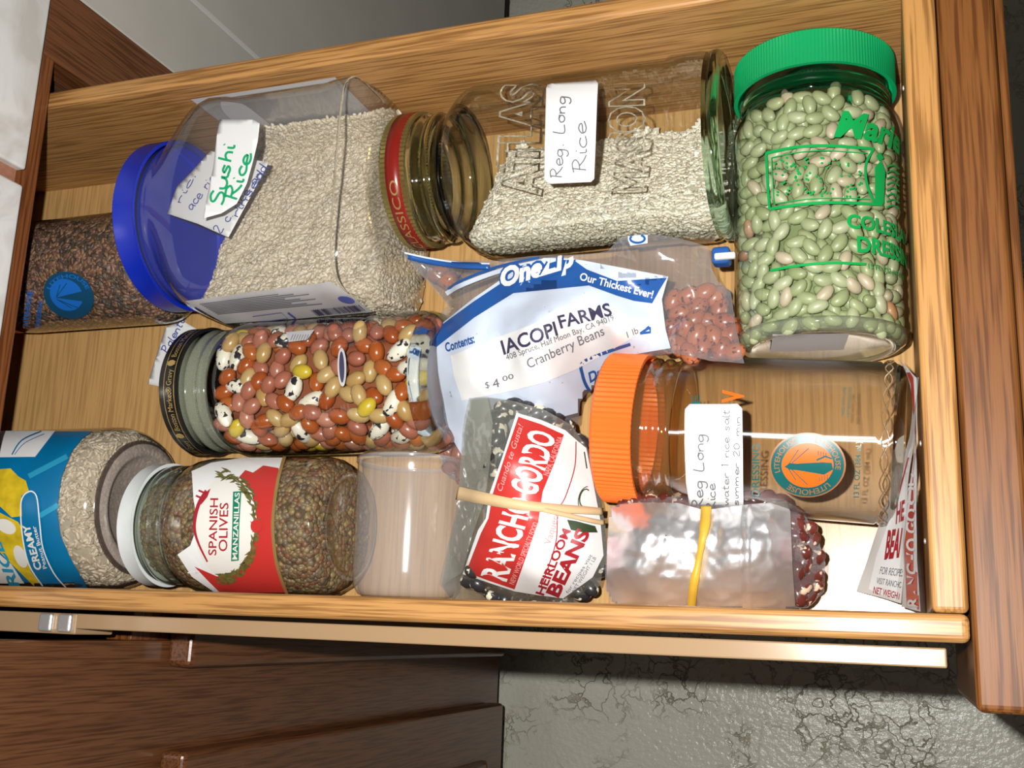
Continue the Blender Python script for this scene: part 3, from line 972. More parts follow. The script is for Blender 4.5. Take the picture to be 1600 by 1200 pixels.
lay_each('emblem', [px_poly([ellipse(541, 466, 13, 5, .25)]), ribbon([(450, 486), (462, 495)], 3), ribbon([(395, 492), (440, 486), (450, 495), (405, 501)], 1)], tS, .0010, M['ink_blue'], sd)
# label on the far side, its back seen through the jar
bl = mk('back_label', [(.085, .2648, .012), (.1745, .2648, .012), (.1745, .2648, .087), (.085, .2648, .087)], [(0, 1, 2, 3)], M['paper_grey'], T)
def sushi_top(x, y):
    return min(.028 + .34 * (.262 - y), .024 + (x - .079) * 2.2 + .3 * (.21 - y)) + .003 * noise.noise((x * 60, y * 60, 0))
grain_fill('sushi_rice', JS, .0765, .1935, sushi_top, 13000, SHORT, M['rice_core'], [M['rice_a'], M['rice_b'], M['rice_c']], 11, 'loose cream short grain rice inside the blue lidded plastic jar', 'rice')
# recipe slip inside
def flat_tree(z, tilt=(0, 0), c=(0, 0)):
    V = [(-.2, -.2), (.7, -.2), (.7, .5), (-.2, .5)]
    return bvh([(x, y, z + (x - c[0]) * tilt[0] + (y - c[1]) * tilt[1]) for x, y in V], [(0, 1, 2, 3)])
ts = flat_tree(.076, (.05, -.05), (.12, .21))
sl_ = lay('recipe_slip', px_poly([[(329, 236), (420, 254), (400, 292), (357, 371), (310, 350), (262, 334), (276, 292), (298, 270)]]), ts, 0, M['paper'], None, thick=.0002, org=(.12, .21, .07))
tag(sl_, 'folded slip with blue handwriting inside the sushi rice jar', 'paper slip')
lay('handwriting', join(hand_px('ace rice', (300, 330), (345, 270), (-11, -9), 1.6), hand_px('2 c. rice and', (345, 366), (420, 262), (-13, -7), 1.7), hand_px('rinsed', (372, 340), (415, 270), (-12, -6), 1.7), hand_px('ric.', (282, 320), (310, 270), (-9, -4), 1.5)), ts, .0005, M['ink_blue'], sl_)

# --- Atlas mason jar
T = thing('mason_jar', 'clear glass mason jar with a red and gold lid and a Reg. Long Rice label', 'jar', (.29, .2205, 0))
def cyl(lst, n=2): return [(s, r, r, n) for s, r in lst]
JM = Jar((0, .2205, .0452), (1, 0, 0), cyl([(.2125, .0325), (.2150, .0328), (.2162, .0345), (.2178, .0345), (.2190, .0328), (.2212, .0328), (.2222, .0343), (.2240, .0343), (.2252, .0326), (.2285, .0322), (.2315, .0335), (.2345, .0375), (.2385, .0410), (.2430, .0432), (.2480, .0442), (.2520, .0440), (.3460, .0438), (.3475, .0446), (.3620, .0447), (.3650, .0440), (.3664, .0432), (.3672, .0444), (.3700, .0446), (.3718, .0425), (.3722, .0380), (.3700, .033)], 2.25))
JM.st = [(s, a, b, 2 + .25 * min(1, max(0, (s - .236) / .012))) for s, a, b, n in JM.st]
body, tM = glass_body(T, JM, M['glass'], neck=.2345, base=.3650, thick_base=M['thick_green'])
lid = make_lid(T, JM, .1992, .2140, .0356, M['gold_lid'], ribs=90, amp=.00035)
V, Fc = JM.shell(st=cyl([(.2033, .0352), (.2035, .0362), (.2112, .0362), (.2114, .0352)]))
mk('red_band', V, Fc, M['lid_red'], lid)
wrap_text('lettering', JM, .2098, 'CLASSICO', rad(187), rad(112), .0046, .0002, M['gold'], lid, upsign=-1, bold=.0, dr=.0362 - .0325)
lb = lay('paper_label', px_poly([[(857, 132), (931, 126), (935, 132), (934, 150), (931, 230), (929, 279), (924, 284), (858, 287), (851, 281), (852, 220), (854, 140)]]), tM, .0006, M['paper'], T, thick=.0002)
lay_each('lettering', [hand_px('Reg. Long', (879, 278), (886, 150), (-18, 0), 2.0), hand_px('Rice', (917, 268), (917, 190), (-22, 0), 2.0)], tM, .0011, M['pencil'], lb)
for txt, p0, p1, upv in (('ATLAS', (836, 303), (846, 131), (-62, 0)), ('MASON', (1002, 297), (1004, 129), (-52, 2))):
    V, Fc, asp = text2d(txt, .045, 0, .019)
    p0, p1, upv = map(lambda q: np.array(q, float), (p0, p1, upv))
    Wv = [(*(p0 + (p1 - p0) * v[0] + upv * v[1]), v[2] * .012) for v in V]
    lay('embossed_lettering', (Wv, Fc), tM, .0002, M['emboss'], T)
def mason_top(x, y):
    t = (y - .181) / (.246 - .181)
    return .062 + (.014 - .062) * t + .004 * noise.noise((x * 45, y * 45, 2)) - max(0, (.250 - x)) * .9
grain_fill('long_grain_rice', JM, .240, .3685, mason_top, 8500, RICE, M['rwhite_core'], [M['rwhite_a'], M['rwhite_b'], M['rice_b']], 12, 'white long grain rice heaped in the mason jar', 'rice', wall=.0022)

# --- green lid jar of beans
T = thing('glass_jar', 'glass dressing jar with a green lid and green lettering full of pale green beans', 'jar', (.411, .19, 0))
JG = Jar((.411, .2600, .0388), (0, -1, 0), cyl([(.0150, .0335), (.0195, .0337), (.0210, .0350), (.0228, .0350), (.0240, .0338), (.0268, .0338), (.0285, .0345), (.0330, .0368), (.0375, .0380), (.042, .0384), (.130, .0384), (.1370, .0383), (.1400, .0372), (.1418, .0348), (.1424, .0318), (.1418, .0300), (.1410, .0285), (.1406, .020), (.1405, .004)]))
body, tG = glass_body(T, JG, M['glass'], neck=.0285, base=.1370, thick=M['thick'], thick_base=M['base_pale'])
make_lid(T, JG, .0003, .0181, .0374, M['lid_green'], ribs=150, amp=.00016)
def th_of(px, py, jar, tree):
    l, n, i, d = tree.ray_cast(Vector(CAM), Vector(ray(px, py)).normalized())
    return jar.st_of(np.array(l))
pr = None
s0, t0 = th_of(1302, 213, JG, tG)
def arc(mm, r=.0384): return -mm / 1000 / r
dsg = -1 if JG.pt(.08, t0 + .1)[0] < JG.pt(.08, t0)[0] else 1
wrap_text('lettering', JG, s0, 'Marie\'s', t0, t0 + dsg * .052 / .0384, .0125, .0004, M['print_green'], T, upsign=-1, bold=.035, shear=.35)
s0, t0 = th_of(1323, 356, JG, tG)
wrap_text('lettering', JG, s0, 'COLESLAW', t0, t0 + dsg * .046 / .0384, .0064, .0004, M['print_green'], T, upsign=-1, bold=.035)
s0, t0 = th_of(1339, 393, JG, tG)
wrap_text('lettering', JG, s0, 'DRESSING', t0, t0 + dsg * .042 / .0384, .0072, .0004, M['print_green'], T, upsign=-1, bold=.035)
s0, t0 = th_of(1356, 420, JG, tG)
wrap_text('lettering', JG, s0, '15 FL OZ (443 ml)', t0, t0 + dsg * .024 / .0384, .0024, .0004, M['print_green'], T, upsign=-1)
fr = lay_each('printed_frame', [ribbon(spline([(1197, 240), (1240, 231), (1290, 228), (1364, 233)], 8), 4.5), ribbon(spline([(1364, 233), (1352, 258), (1354, 290), (1366, 318)], 8), 4), ribbon(spline([(1203, 327), (1260, 319), (1310, 317), (1378, 320)], 8), 4.5), ribbon(spline([(1198, 240), (1200, 285), (1203, 327)], 6), 4),
    ribbon(spline([(1206, 247), (1245, 239), (1290, 236), (1354, 240)], 8), 1.6), ribbon(spline([(1210, 319), (1260, 312), (1310, 310), (1358, 312)], 8), 1.6), ribbon([(1206, 247), (1210, 319)], 1.6),
    ribbon(spline([(1204, 423), (1250, 415), (1300, 411), (1352, 413)], 8), 4)], tG, .0004, M['print_green'], T)
dots = []
for i in range(85):
    x, y = rnd.uniform(1212, 1348), rnd.uniform(246, 308)
    dots.append(px_poly([ellipse(x, y, 1.9, 1.9, 0, 7)], 0))
lay('printed_dots', join(*dots), tG, .0004, M['print_green'], T)
lay('printed_picture', join(px_poly([[(1366, 262), (1376, 250), (1382, 268), (1380, 318), (1366, 322)]]), *[ribbon(spline([(1384, 262 + k * 9), (1394, 258 + k * 9), (1404, 264 + k * 9)], 4), 2.4) for k in range(8)], px_poly([[(1368, 244), (1374, 238), (1380, 248), (1372, 252)]])), tG, .0004, M['print_green'], T)
lay('base_sticker', px_poly([[(1208, 521), (1327, 519), (1318, 545), (1203, 548)]]), tG, .0005, M['paper_grey'], T)

def place_bean(name, me, P, ex, en, label, cat, group):
    ex = Vector(ex).normalized(); en = Vector(en).normalized()
    ey = en.cross(ex).normalized(); ez = ex.cross(ey)
    o = bpy.data.objects.new(name, me)
    COL.objects.link(o)
    o.matrix_world = Matrix(((ex.x, ey.x, ez.x, P[0]), (ex.y, ey.y, ez.y, P[1]), (ex.z, ey.z, ez.z, P[2]), (0, 0, 0, 1)))
    o['label'] = label; o['category'] = cat; o['group'] = group
    return o

def bean_mesh(name, a, b, c, mat, bend=0.0):
    V, Fc = ell_proto(a, b, c, 6, 10, bend)
    me = bpy.data.meshes.new(name)
    me.from_pydata(V, [], Fc)
    me.polygons.foreach_set('use_smooth', [True] * len(me.polygons))
    me.materials.append(mat)
    return me

def towards_cam(jar, s):
    q = CAM - (jar.o + jar.a * s)
    return math.atan2(q @ jar.u, q @ jar.b)

def bean_layer(jar, s0, s1, wall, mind, half, rs, top=None, tries=9000, cap=None):
    """well spaced points just inside a jar's wall on the side facing up"""
    pts = []
    while tries:
        tries -= 1
        s = rs.uniform(s0, s1)
        th = towards_cam(jar, s) + rs.uniform(-half, half)
        P = jar.pt(s, th, -wall)
        if top is not None and P[2] > top - .002: continue
        if P[2] < .004: continue
        if all((P - q[0]) @ (P - q[0]) > mind * mind for q in pts):
            n = jar.pt(s, th, 0) - jar.pt(s, th, -.002)
            pts.append((P, n / np.linalg.norm(n)))
    return pts

rs = random.Random(5)
pts = bean_layer(JG, .030, .1395, .0042, .0061, 1.62, rs, tries=16000)
pts2 = bean_layer(JG, .031, .138, .0078, .0066, 1.55, rs, tries=9000)
beans = [('b_green', bean_mesh('green_bean', .0049, .0031, .0027, M['b_green'], -.0006), 'pale green dried bean in the green lidded jar', 'pale green beans in the jar'),
         ('b_white', bean_mesh('cream_bean', .0048, .0029, .0026, M['b_white'], -.0004), 'cream coloured dried bean among the pale green beans', 'cream beans among the green ones'),
         ('b_brown', bean_mesh('brown_bean', .0048, .0029, .0026, M['b_brown'], -.0004), 'discoloured brown bean among the pale green beans', 'brown beans among the green ones')]
pts.sort(key=lambda q: np.linalg.norm(q[0] - CAM) - .2 * q[1][2])
for k, (P, n) in enumerate(pts[:340]):
    kind = beans[0]
    u = rs.random()
    if u < .13: kind = beans[1]
    elif u < .145: kind = beans[2]
    t1 = JG.a; t2 = np.cross(n, t1)
    ph = rs.gauss(PI / 2, .9)
    ex = t1 * cos(ph) + t2 * sin(ph) + n * rs.gauss(0, .2)
    place_bean(kind[1].name.split('.')[0], kind[1], P, ex, n, kind[2], 'bean', kind[3])
rest = pts[340:] + pts2
bp_ = ell_proto(.0049, .0031, .0027, 4, 8, -.0006)
bv, bf = [], []
for P, n in rest:
    t1 = JG.a; t2 = np.cross(n, t1); ph = rs.uniform(0, PI)
    ex = t1 * cos(ph) + t2 * sin(ph); ey = np.cross(n, ex)
    k = len(bv)
    bv += [P + ex * v[0] + ey * v[1] + n * v[2] for v in bp_[0]]
    bf += [[i_ + k for i_ in f] for f in bp_[1]]
tag(mk('deeper_green_beans', bv, bf, M['b_green'], org=(.411, .18, .01)), 'deeper layer of pale green beans in the green lidded jar', 'beans', kind='stuff')
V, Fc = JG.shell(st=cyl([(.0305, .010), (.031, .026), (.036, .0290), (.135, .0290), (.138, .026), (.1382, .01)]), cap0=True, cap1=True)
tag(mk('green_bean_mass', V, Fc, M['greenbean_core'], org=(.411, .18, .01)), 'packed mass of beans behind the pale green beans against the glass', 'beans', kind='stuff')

# --- jar of mixed beans with black lid
T = thing('glass_jar', 'glass jar with a black gold lettered lid full of mixed coloured beans', 'jar', (.15, .1115, 0))
JB = Jar((0, .1115, .0372), (1, 0, 0), cyl([(.083, .0325), (.0870, .0328), (.0885, .0342), (.0903, .0342), (.0918, .0328), (.0945, .0328), (.0957, .0338), (.0972, .0338), (.0985, .0328), (.1005, .0332), (.1040, .0350), (.1080, .0363), (.1120, .0370), (.1135, .0366), (.186, .0366), (.1875, .0371), (.2150, .0371), (.2195, .0366), (.2235, .0350), (.2262, .0325), (.2270, .0295), (.2255, .0265), (.2235, .024), (.2230, .004)]))
body, tB = glass_body(T, JB, M['glass'], neck=.1005, base=.2195, thick=M['neck_pale'], thick_base=M['thick'])
lid = make_lid(T, JB, .0725, .0848, .0355, M['lid_black'])
for s in (.0765, .0828):
    V, Fc = JB.shell(st=cyl([(s, .0356), (s + .0004, .0356)]))
    mk('gold_line', V, Fc, M['gold'], lid)
for a0, a1 in ((205, 150), (138, 83), (71, 16)):
    wrap_text('lettering', JB, .0816, 'Boston Market\u00ae Gravy', rad(a0), rad(a1), .0034, .0003, M['gold'], lid, upsign=-1, dr=.0356 - .0325)
for a0 in (144, 77):
    P = [JB.pt(.0797 + .0022 * cos(t) * (1 + .3 * (i % 2)), rad(a0) + .05 * sin(t), .0356 - .0325 + .0003) for i, t in enumerate(np.linspace(0, 2 * PI, 16, endpoint=False))]
    mk('lid_emblem', P, [tuple(range(16))], M['gold'], lid)
lr = lay('label_remnant', px_poly([ellipse(535, 574, 7, 30, -.03)]), tB, .0004, M['paper_grey'], T)
lay('label_remnant_centre', px_poly([ellipse(535, 574, 4, 24, -.03)]), tB, .0007, M['ink'], lr)
lr = lay('label_remnant', px_poly([[(447, 520), (492, 516), (480, 532), (452, 535)]]), tB, .0004, M['paper_grey'], T)
lay('label_remnant_print', join(*[ribbon([(455 + i * 4, 533), (459 + i * 4, 524)], 1) for i in range(8)]), tB, .0007, M['pencil'], lr)
rs = random.Random(9)
LV = .0625
pts = bean_layer(JB, .104, .2225, .0056, .0072, 1.7, rs, LV)
hw = math.sqrt(.0365 ** 2 - (LV - .0372) ** 2) - .004
tries = 3000
top = []
while tries:
    tries -= 1
    P = np.array([rs.uniform(.104, .221), .1115 + rs.uniform(-hw, hw), LV + rs.uniform(-.003, .001)])
    if all((P - q[0]) @ (P - q[0]) > .0072 ** 2 for q in pts + top): top.append((P, np.array([0, 0, 1.])))
pts2 = bean_layer(JB, .106, .219, .0115, .0105, 1.6, rs, LV - .007)
kinds = [(.34, 'pink_bean', bean_mesh('pink_bean', .0057, .0043, .0040, M['b_pink']), 'dusty pink dried bean in the black lidded jar', 'pink beans in the mixed jar'),
         (.58, 'russet_bean', bean_mesh('russet_bean', .0058, .0043, .0040, M['b_orange']), 'glossy russet orange bean in the black lidded jar', 'russet beans in the mixed jar'),
         (.79, 'tan_bean', bean_mesh('tan_bean', .0061, .0042, .0038, M['b_tan']), 'tan dried bean in the black lidded jar', 'tan beans in the mixed jar'),
         (.86, 'yellow_bean', bean_mesh('yellow_bean', .0060, .0042, .0038, M['b_yellow']), 'mustard yellow bean in the black lidded jar', 'yellow beans in the mixed jar'),
         (1.0, 'speckled_bean', bean_mesh('speckled_bean', .0078, .0044, .0040, M['b_spot'], -.0009), 'black and white speckled bean in the black lidded jar', 'speckled beans in the mixed jar')]
for P, n in pts + top + pts2:
    u = rs.random()
    k = next(q for q in kinds if u <= q[0])
    t1 = JB.a; t2 = np.cross(n, t1)
    ph = rs.uniform(0, PI)
    place_bean(k[1], k[2], P, t1 * cos(ph) + t2 * sin(ph) + n * rs.gauss(0, .2), n, k[3], 'bean', k[4])
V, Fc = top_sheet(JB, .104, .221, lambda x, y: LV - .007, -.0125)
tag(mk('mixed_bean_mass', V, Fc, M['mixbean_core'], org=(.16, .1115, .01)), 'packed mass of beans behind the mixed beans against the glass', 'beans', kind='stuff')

# --- olive jar of lentils
T = thing('olive_jar', 'glass jar with a white lid and a red Spanish Olives label full of lentils', 'jar', (.12, .037, 0))
JO = Jar((0, .0370, .0364), (1, 0, 0), cyl([(.0625, .0305), (.0660, .0308), (.0672, .0322), (.0690, .0322), (.0702, .0308), (.0728, .0308), (.0740, .0320), (.0756, .0320), (.0768, .0308), (.0785, .0310), (.0820, .0330), (.0870, .0352), (.0930, .0361), (.098, .0361), (.156, .0361), (.1615, .0359), (.1675, .0345), (.1725, .0315), (.1750, .0285), (.1753, .0260), (.1730, .0235), (.1705, .0215), (.170, .004)]))
body, tO = glass_body(T, JO, M['glass'])
V, Fc = JO.shell(st=[q for q in JO.st if q[0] <= .0825], dr=.0004)
mk('threaded_neck', V, Fc, M['neck_pale2'], T)
make_lid(T, JO, .0534, .0638, .0335, M['white_plastic'])
lb = lay('paper_label', px_poly([[(300, 737), (330, 724), (380, 716), (446, 716), (438, 745), (432, 780), (428, 825), (434, 880), (450, 931), (400, 930), (335, 924), (300, 900), (278, 866), (298, 852), (310, 820), (303, 780)]], 7), tO, .0004, M['paper'], T)
lay('red_ground', px_poly([[(374, 747), (384, 736), (396, 740), (412, 729), (436, 733), (436, 750), (430, 790), (427, 830), (433, 880), (447, 931), (400, 930), (345, 925), (325, 905), (305, 884), (340, 899), (372, 890), (392, 860), (403, 815), (395, 770)]], 7), tO, .0007, M['red'], lb)
lay('gold_edge', ribbon(spline([(445, 716), (436, 750), (430, 790), (428, 828), (434, 880), (451, 931)], 6), 5), tO, .0010, M['gold'], lb)
lay('cream_oval', px_poly([ellipse(351, 823, 46, 74)], 7), tO, .0009, M['cream'], lb)
lv = []
for i in range(150):
    t = rad(rnd.uniform(-100, 100))
    k = rnd.uniform(.93, 1.12)
    c = np.array((352 + 49 * k * cos(t), 823 + 77 * k * sin(t)))
    d = t + PI / 2 + rnd.uniform(-.7, .7)
    e = np.array((cos(d), sin(d))) * rnd.uniform(5, 9)
    lv.append(ribbon([c - e, c, c + e], [.4, 3.6, .4]))
lay('wreath', join(*lv), tO, .0012, M['wreath'], lb)
lay('ornament', px_poly([ellipse(403, 822, 9, 10, 0, 16)]), tO, .0015, M['red'], lb)
lay('swoosh', join(ribbon(spline([(325, 769), (312, 790), (306, 820), (311, 845), (326, 876)], 6), [7 - .19 * i for i in range(25)]), ribbon([(318, 780), (308, 776)], 3), ribbon([(322, 772), (312, 768)], 3), px_poly([[(318, 775), (331, 765), (326, 778), (316, 790)]])), tO, .0012, M['red_dark'], lb)
lay_each('lettering', [text_px('SPANISH', (340, 866), (343, 780), (-13, 0), .01), text_px('OLIVES', (357, 860), (359, 787), (-14, 0), .01)], tO, .0013, M['red_dark'], lb)
bn = lay('green_banner', px_poly([[(366, 770), (379, 769), (376, 822), (375, 874), (363, 875), (365, 822)]], 7), tO, .0012, M['banner'], lb)
lay('lettering', text_px('MANZANILLAS', (373, 872), (377, 772), (-8, 0), .015), tO, .0015, M['cream'], lb)
rs0 = random.Random(2)
lay('white_swirl', join(*[ribbon(spline([(290 + rs0.uniform(-6, 20), 868 + rs0.uniform(-10, 30)), (315 + rs0.uniform(-6, 10), 895 + rs0.uniform(-8, 8)), (335, 915 + rs0.uniform(-6, 6))], 5), rs0.uniform(2, 5)) for _ in range(6)]), tO, .0006, M['paper'], lb)
LENT = ell_proto(.0019, .0018, .0012, 3, 7)
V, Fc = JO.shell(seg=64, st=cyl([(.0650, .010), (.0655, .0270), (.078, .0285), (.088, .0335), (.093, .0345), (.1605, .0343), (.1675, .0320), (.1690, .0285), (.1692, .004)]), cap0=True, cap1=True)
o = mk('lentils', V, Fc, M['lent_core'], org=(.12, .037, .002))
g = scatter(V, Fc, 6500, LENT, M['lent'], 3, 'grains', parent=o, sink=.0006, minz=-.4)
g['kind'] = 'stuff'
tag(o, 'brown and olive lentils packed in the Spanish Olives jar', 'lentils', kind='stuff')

# --- peanut butter jar of rice
T = thing('plastic_jar', 'round plastic jar lying base outward with a blue Creamy peanut butter label', 'jar', (-.02, .046, 0))
JP = Jar((0, .0458, .0448), (1, 0, 0), cyl([(-.075, .036), (-.07, .0425), (-.06, .0445), (.030, .0445), (.0360, .0443), (.0420, .0425), (.0470, .0390), (.0500, .0345), (.0512, .0310), (.0508, .0285), (.0485, .0265), (.0470, .024), (.0465, .004)]))
body, tP = glass_body(T, JP, M['plastic'], 'plastic_body')
V, Fc = JP.shell(st=cyl([(.0490, .0362), (.0506, .0336), (.0514, .0314), (.0510, .0290), (.0490, .0268), (.0474, .0240), (.0468, .004)]), cap1=True)
mk('base_disc', V, Fc, clear('milky_plastic', (.80, .76, .74), 1.46, .12, haze=.34, hazec=(.48, .42, .39), gain=1.5), T)
V, Fc = JP.shell(st=cyl([(.0486, .0366), (.0498, .0356), (.0503, .0345)]), dr=.0003)
mk('base_shade_ring', V, Fc, clear('shade_ring_plastic', (.42, .38, .36), 1.46, .12, haze=.1, hazec=(.2, .18, .17)), T)  # dark ring: shading of the base recess put into the colour
lb = lay('paper_label', px_poly([[(-60, 664), (161, 664), (130, 685), (112, 707), (97, 745), (90, 797), (95, 835), (110, 870), (138, 920), (-60, 920)]]), tP, .0004, M['label_blue'], T)
lay('label_panel', px_poly([[(4, 664), (92, 668), (56, 715), (-20, 716), (-20, 664)]]), tP, .0007, M['paper'], lb)
for k_ in range(2):
    lay('label_stripe', ribbon(spline([((46, 745), (63, 806))[k_], ((106, 714), (92, 789))[k_]], 10), 8), tP, .0006, M['label_cyan'], lb)
lay('label_curve', join(ribbon(spline([(20, 712), (35, 690), (65, 676)], 5), 2), ribbon(spline([(24, 712), (40, 694), (70, 680)], 5), 1)), tP, .0009, M['label_blue'], lb)
lay('label_fruit', join(px_poly([[(-10, 735), (18, 733), (30, 745), (42, 752), (47, 768), (45, 790), (38, 806), (20, 808), (-10, 780)]]), px_poly([[(-10, 795), (30, 815), (52, 850), (66, 885), (100, 920), (60, 920), (20, 880), (-10, 850)]])), tP, .0008, M['yellow'], lb)
lay('label_cream', join(px_poly([ellipse(12, 822, 16, 10, .5)]), px_poly([ellipse(34, 868, 9, 18, -.4)]), px_poly([[(-10, 855), (20, 880), (45, 918), (-10, 918)]])), tP, .0010, M['cream'], lb)
tb = lay('label_tab', px_poly([[(36, 775), (46, 768), (58, 771), (63, 800), (66, 840), (82, 885), (104, 918), (70, 918), (50, 890), (38, 840)]]), tP, .0012, M['label_blue'], lb)
lay('tab_outline', ribbon(spline([(68, 912), (48, 880), (38, 835), (36, 785), (48, 769), (60, 776), (65, 815), (70, 855), (86, 892), (104, 914)], 5), 2), tP, .0014, M['paper'], lb)
lay_each('lettering', [text_px('CREAMY', (68, 886), (49, 818), (-11, 2), .03), text_px('Peanut Butter', (76, 884), (59, 820), (-6, 2), .01)], tP, .0016, M['cream'], lb)
lay('lettering', text_px('RICE', (32, 912), (2, 840), (-15, 4), .03, .2), tP, .0014, M['label_cyan'], lb)
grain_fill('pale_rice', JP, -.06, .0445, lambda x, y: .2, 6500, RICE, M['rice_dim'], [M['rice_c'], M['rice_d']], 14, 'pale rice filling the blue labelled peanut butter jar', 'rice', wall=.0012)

# --- jar with brown grain and blue logo, half under the rail
T = thing('glass_jar', 'glass jar of dark brown grain with a round blue logo behind the blue lid', 'jar', (-.02, .1905, 0))
JW = Jar((0, .1905, .0345), (1, 0, 0), cyl([(-.085, .031), (-.075, .0315), (-.068, .034), (-.06, .0345), (.034, .0345), (.0395, .0338), (.0435, .0315), (.0450, .0285), (.0440, .025), (.043, .004)]))
body, tW = glass_body(T, JW, M['glass'])
make_lid(T, JW, -.092, -.076, .0335, M['lid_orange'])
lg = lay('round_logo', px_poly([ellipse(108, 461, 41, 35, .55)], 7), tW, .0005, M['logo_teal'], T)
lay('logo_disc', px_poly([ellipse(105, 460, 27, 23, .6)], 7), tW, .0008, M['logo_blue'], lg)
lay('logo_lighthouse', join(px_poly([[(88, 464), (118, 457), (138, 452), (134, 470), (112, 467)]]), ribbon([(90, 462), (96, 444)], 1.2), ribbon([(90, 466), (114, 480)], 1.2), ribbon([(90, 463), (106, 442)], 1.2), ribbon([(92, 467), (128, 481)], 1.2)), tW, .0011, M['logo_teal'], lg)
lay('lettering', text_arc('LITEHOUSE', (108, 461), 30, 27, rad(-160), rad(-20), 6), tW, .0009, M['logo_blue'], lg)
lay('blue_print', join(text_px('LITEHOUSE', (44, 508), (52, 455), (-8, -1), .02), text_px('DRESSING', (62, 510), (68, 470), (-7, -1), .02)), tW, .0005, M['logo_blue'], T)
GR = ell_proto(.0030, .0013, .0012, 2, 5)
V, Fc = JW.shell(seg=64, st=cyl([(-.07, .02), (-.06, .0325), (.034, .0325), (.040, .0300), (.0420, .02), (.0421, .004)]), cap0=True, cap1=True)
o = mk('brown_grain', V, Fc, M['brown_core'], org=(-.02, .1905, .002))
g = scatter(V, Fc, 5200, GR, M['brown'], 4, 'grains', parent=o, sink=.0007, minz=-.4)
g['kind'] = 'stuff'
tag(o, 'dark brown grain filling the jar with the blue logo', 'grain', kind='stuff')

# --- empty jar with orange lid
T = thing('glass_jar', 'empty glass dressing jar with an orange lid and an orange lighthouse logo', 'jar', (.38, .079, 0))
ya = rad(-4.8)
JE = Jar((.3115, .0850, .0362), (cos(ya), sin(ya), 0), cyl([(.0170, .0325), (.0210, .0327), (.0222, .0342), (.0240, .0342), (.0252, .0328), (.0268, .0328), (.0280, .0340), (.0296, .0340), (.0308, .0327), (.0330, .0330), (.0365, .0345), (.0400, .0352), (.0440, .0360), (.1230, .0360), (.1240, .0352), (.1246, .0360), (.1290, .0360), (.1298, .0352), (.1320, .0345), (.1340, .0325), (.1345, .0290), (.1325, .026), (.1310, .022), (.1305, .004)]))
body, tE = glass_body(T, JE, M['glass_amber'], neck=.0365, base=.1298, thick=M['neck_lid_tint'], thick_base=M['thick_amber'])
make_lid(T, JE, 0, .0195, .0358, M['lid_orange'], ribs=90, amp=.0003)
V = []; Fc = []
for k in range(2):
    for i in range(97):
        th = 2 * PI * i / 96
        s = .1268 + .0016 * sin(th * 12 + k * PI)
        c = len(V)
        V += [JE.pt(s - .0003, th, .0002), JE.pt(s, th, .0009), JE.pt(s + .0003, th, .0002)]
        if i: Fc += [(c - 3, c, c + 1, c - 2), (c - 2, c + 1, c + 2, c - 1)]
mk('embossed_diamonds', V, Fc, M['emboss'], T)
lb = lay('paper_label', px_poly([[(1071, 640), (1078, 632), (1153, 632), (1160, 639), (1161, 700), (1162, 800), (1080, 800), (1072, 752), (1070, 690)]]), tE, .0006, M['paper'], T, thick=.0002)
lay_each('lettering', [hand_px('Reg Long', (1098, 792), (1101, 676), (-16, 0), 1.9), hand_px('Rice', (1118, 794), (1118, 752), (-14, 0), 1.7)], tE, .0011, M['pencil'], lb)
lay_each('lettering', [hand_px('water 1 rice salt', (1139, 786), (1140, 640), (-11, 0), 1.3), hand_px('simmer 20 min', (1154, 786), (1157, 650), (-9, 0), 1.3)], tE, .0011, M['pencil'], lb)
lg = lay('round_logo', px_poly([ellipse(1262, 726, 60, 50)], 7), tE, .0005, M['copper'], T)
lay('logo_ring', ring_poly(1262, 726, 57, 47.5, 16), tE, .0008, M['teal'], lg)
lay('logo_disc', px_poly([ellipse(1262, 726, 40, 34)], 7), tE, .0009, M['orange_print'], lg)
lay_each('lettering', [*[text_arc('LITEHOUSE', (1262, 726), 44, 36.5, rad(a0), rad(a0 + 84), 8.5, .01) for a0 in (-75, 45, 165)]], tE, .0011, M['copper'], lg)
lay('logo_lighthouse', join(px_poly([[(1226, 728), (1234, 722), (1246, 723), (1286, 721), (1292, 726), (1300, 722), (1302, 732), (1288, 740), (1246, 733), (1234, 732)]]), ribbon([(1232, 725), (1248, 702)], 1.3), ribbon([(1238, 722), (1264, 700)], 1.3), ribbon([(1232, 730), (1244, 748)], 1.3), ribbon([(1238, 732), (1262, 755)], 1.3), *[ribbon([(1279 + k * 4, 704 + k), (1281 + k * 4, 750 - k)], 1.1) for k in range(4)], ribbon([(1276, 718), (1290, 712), (1300, 716)], 3)), tE, .0012, M['teal'], lg)
lay_each('teal_print', [text_px('13 FL OZ (384 mL)', (1342, 776), (1346, 690), (-9, 0), .01), text_px('DRESSING', (1186, 774), (1187, 694), (-12, 0), .01), text_px('KEEP REFRIGERATED', (1328, 652), (1331, 606), (-5, 0)), text_px('MADE WITH CARE', (1319, 650), (1322, 606), (-5, 0)), text_px('E', (1094, 632), (1094, 618), (-14, 0))], tE, .0005, M['teal'], T)
lay('orange_mark', text_px('V', (1161, 630), (1162, 610), (-34, 0), .03), tE, .0005, M['orange_print'], T)

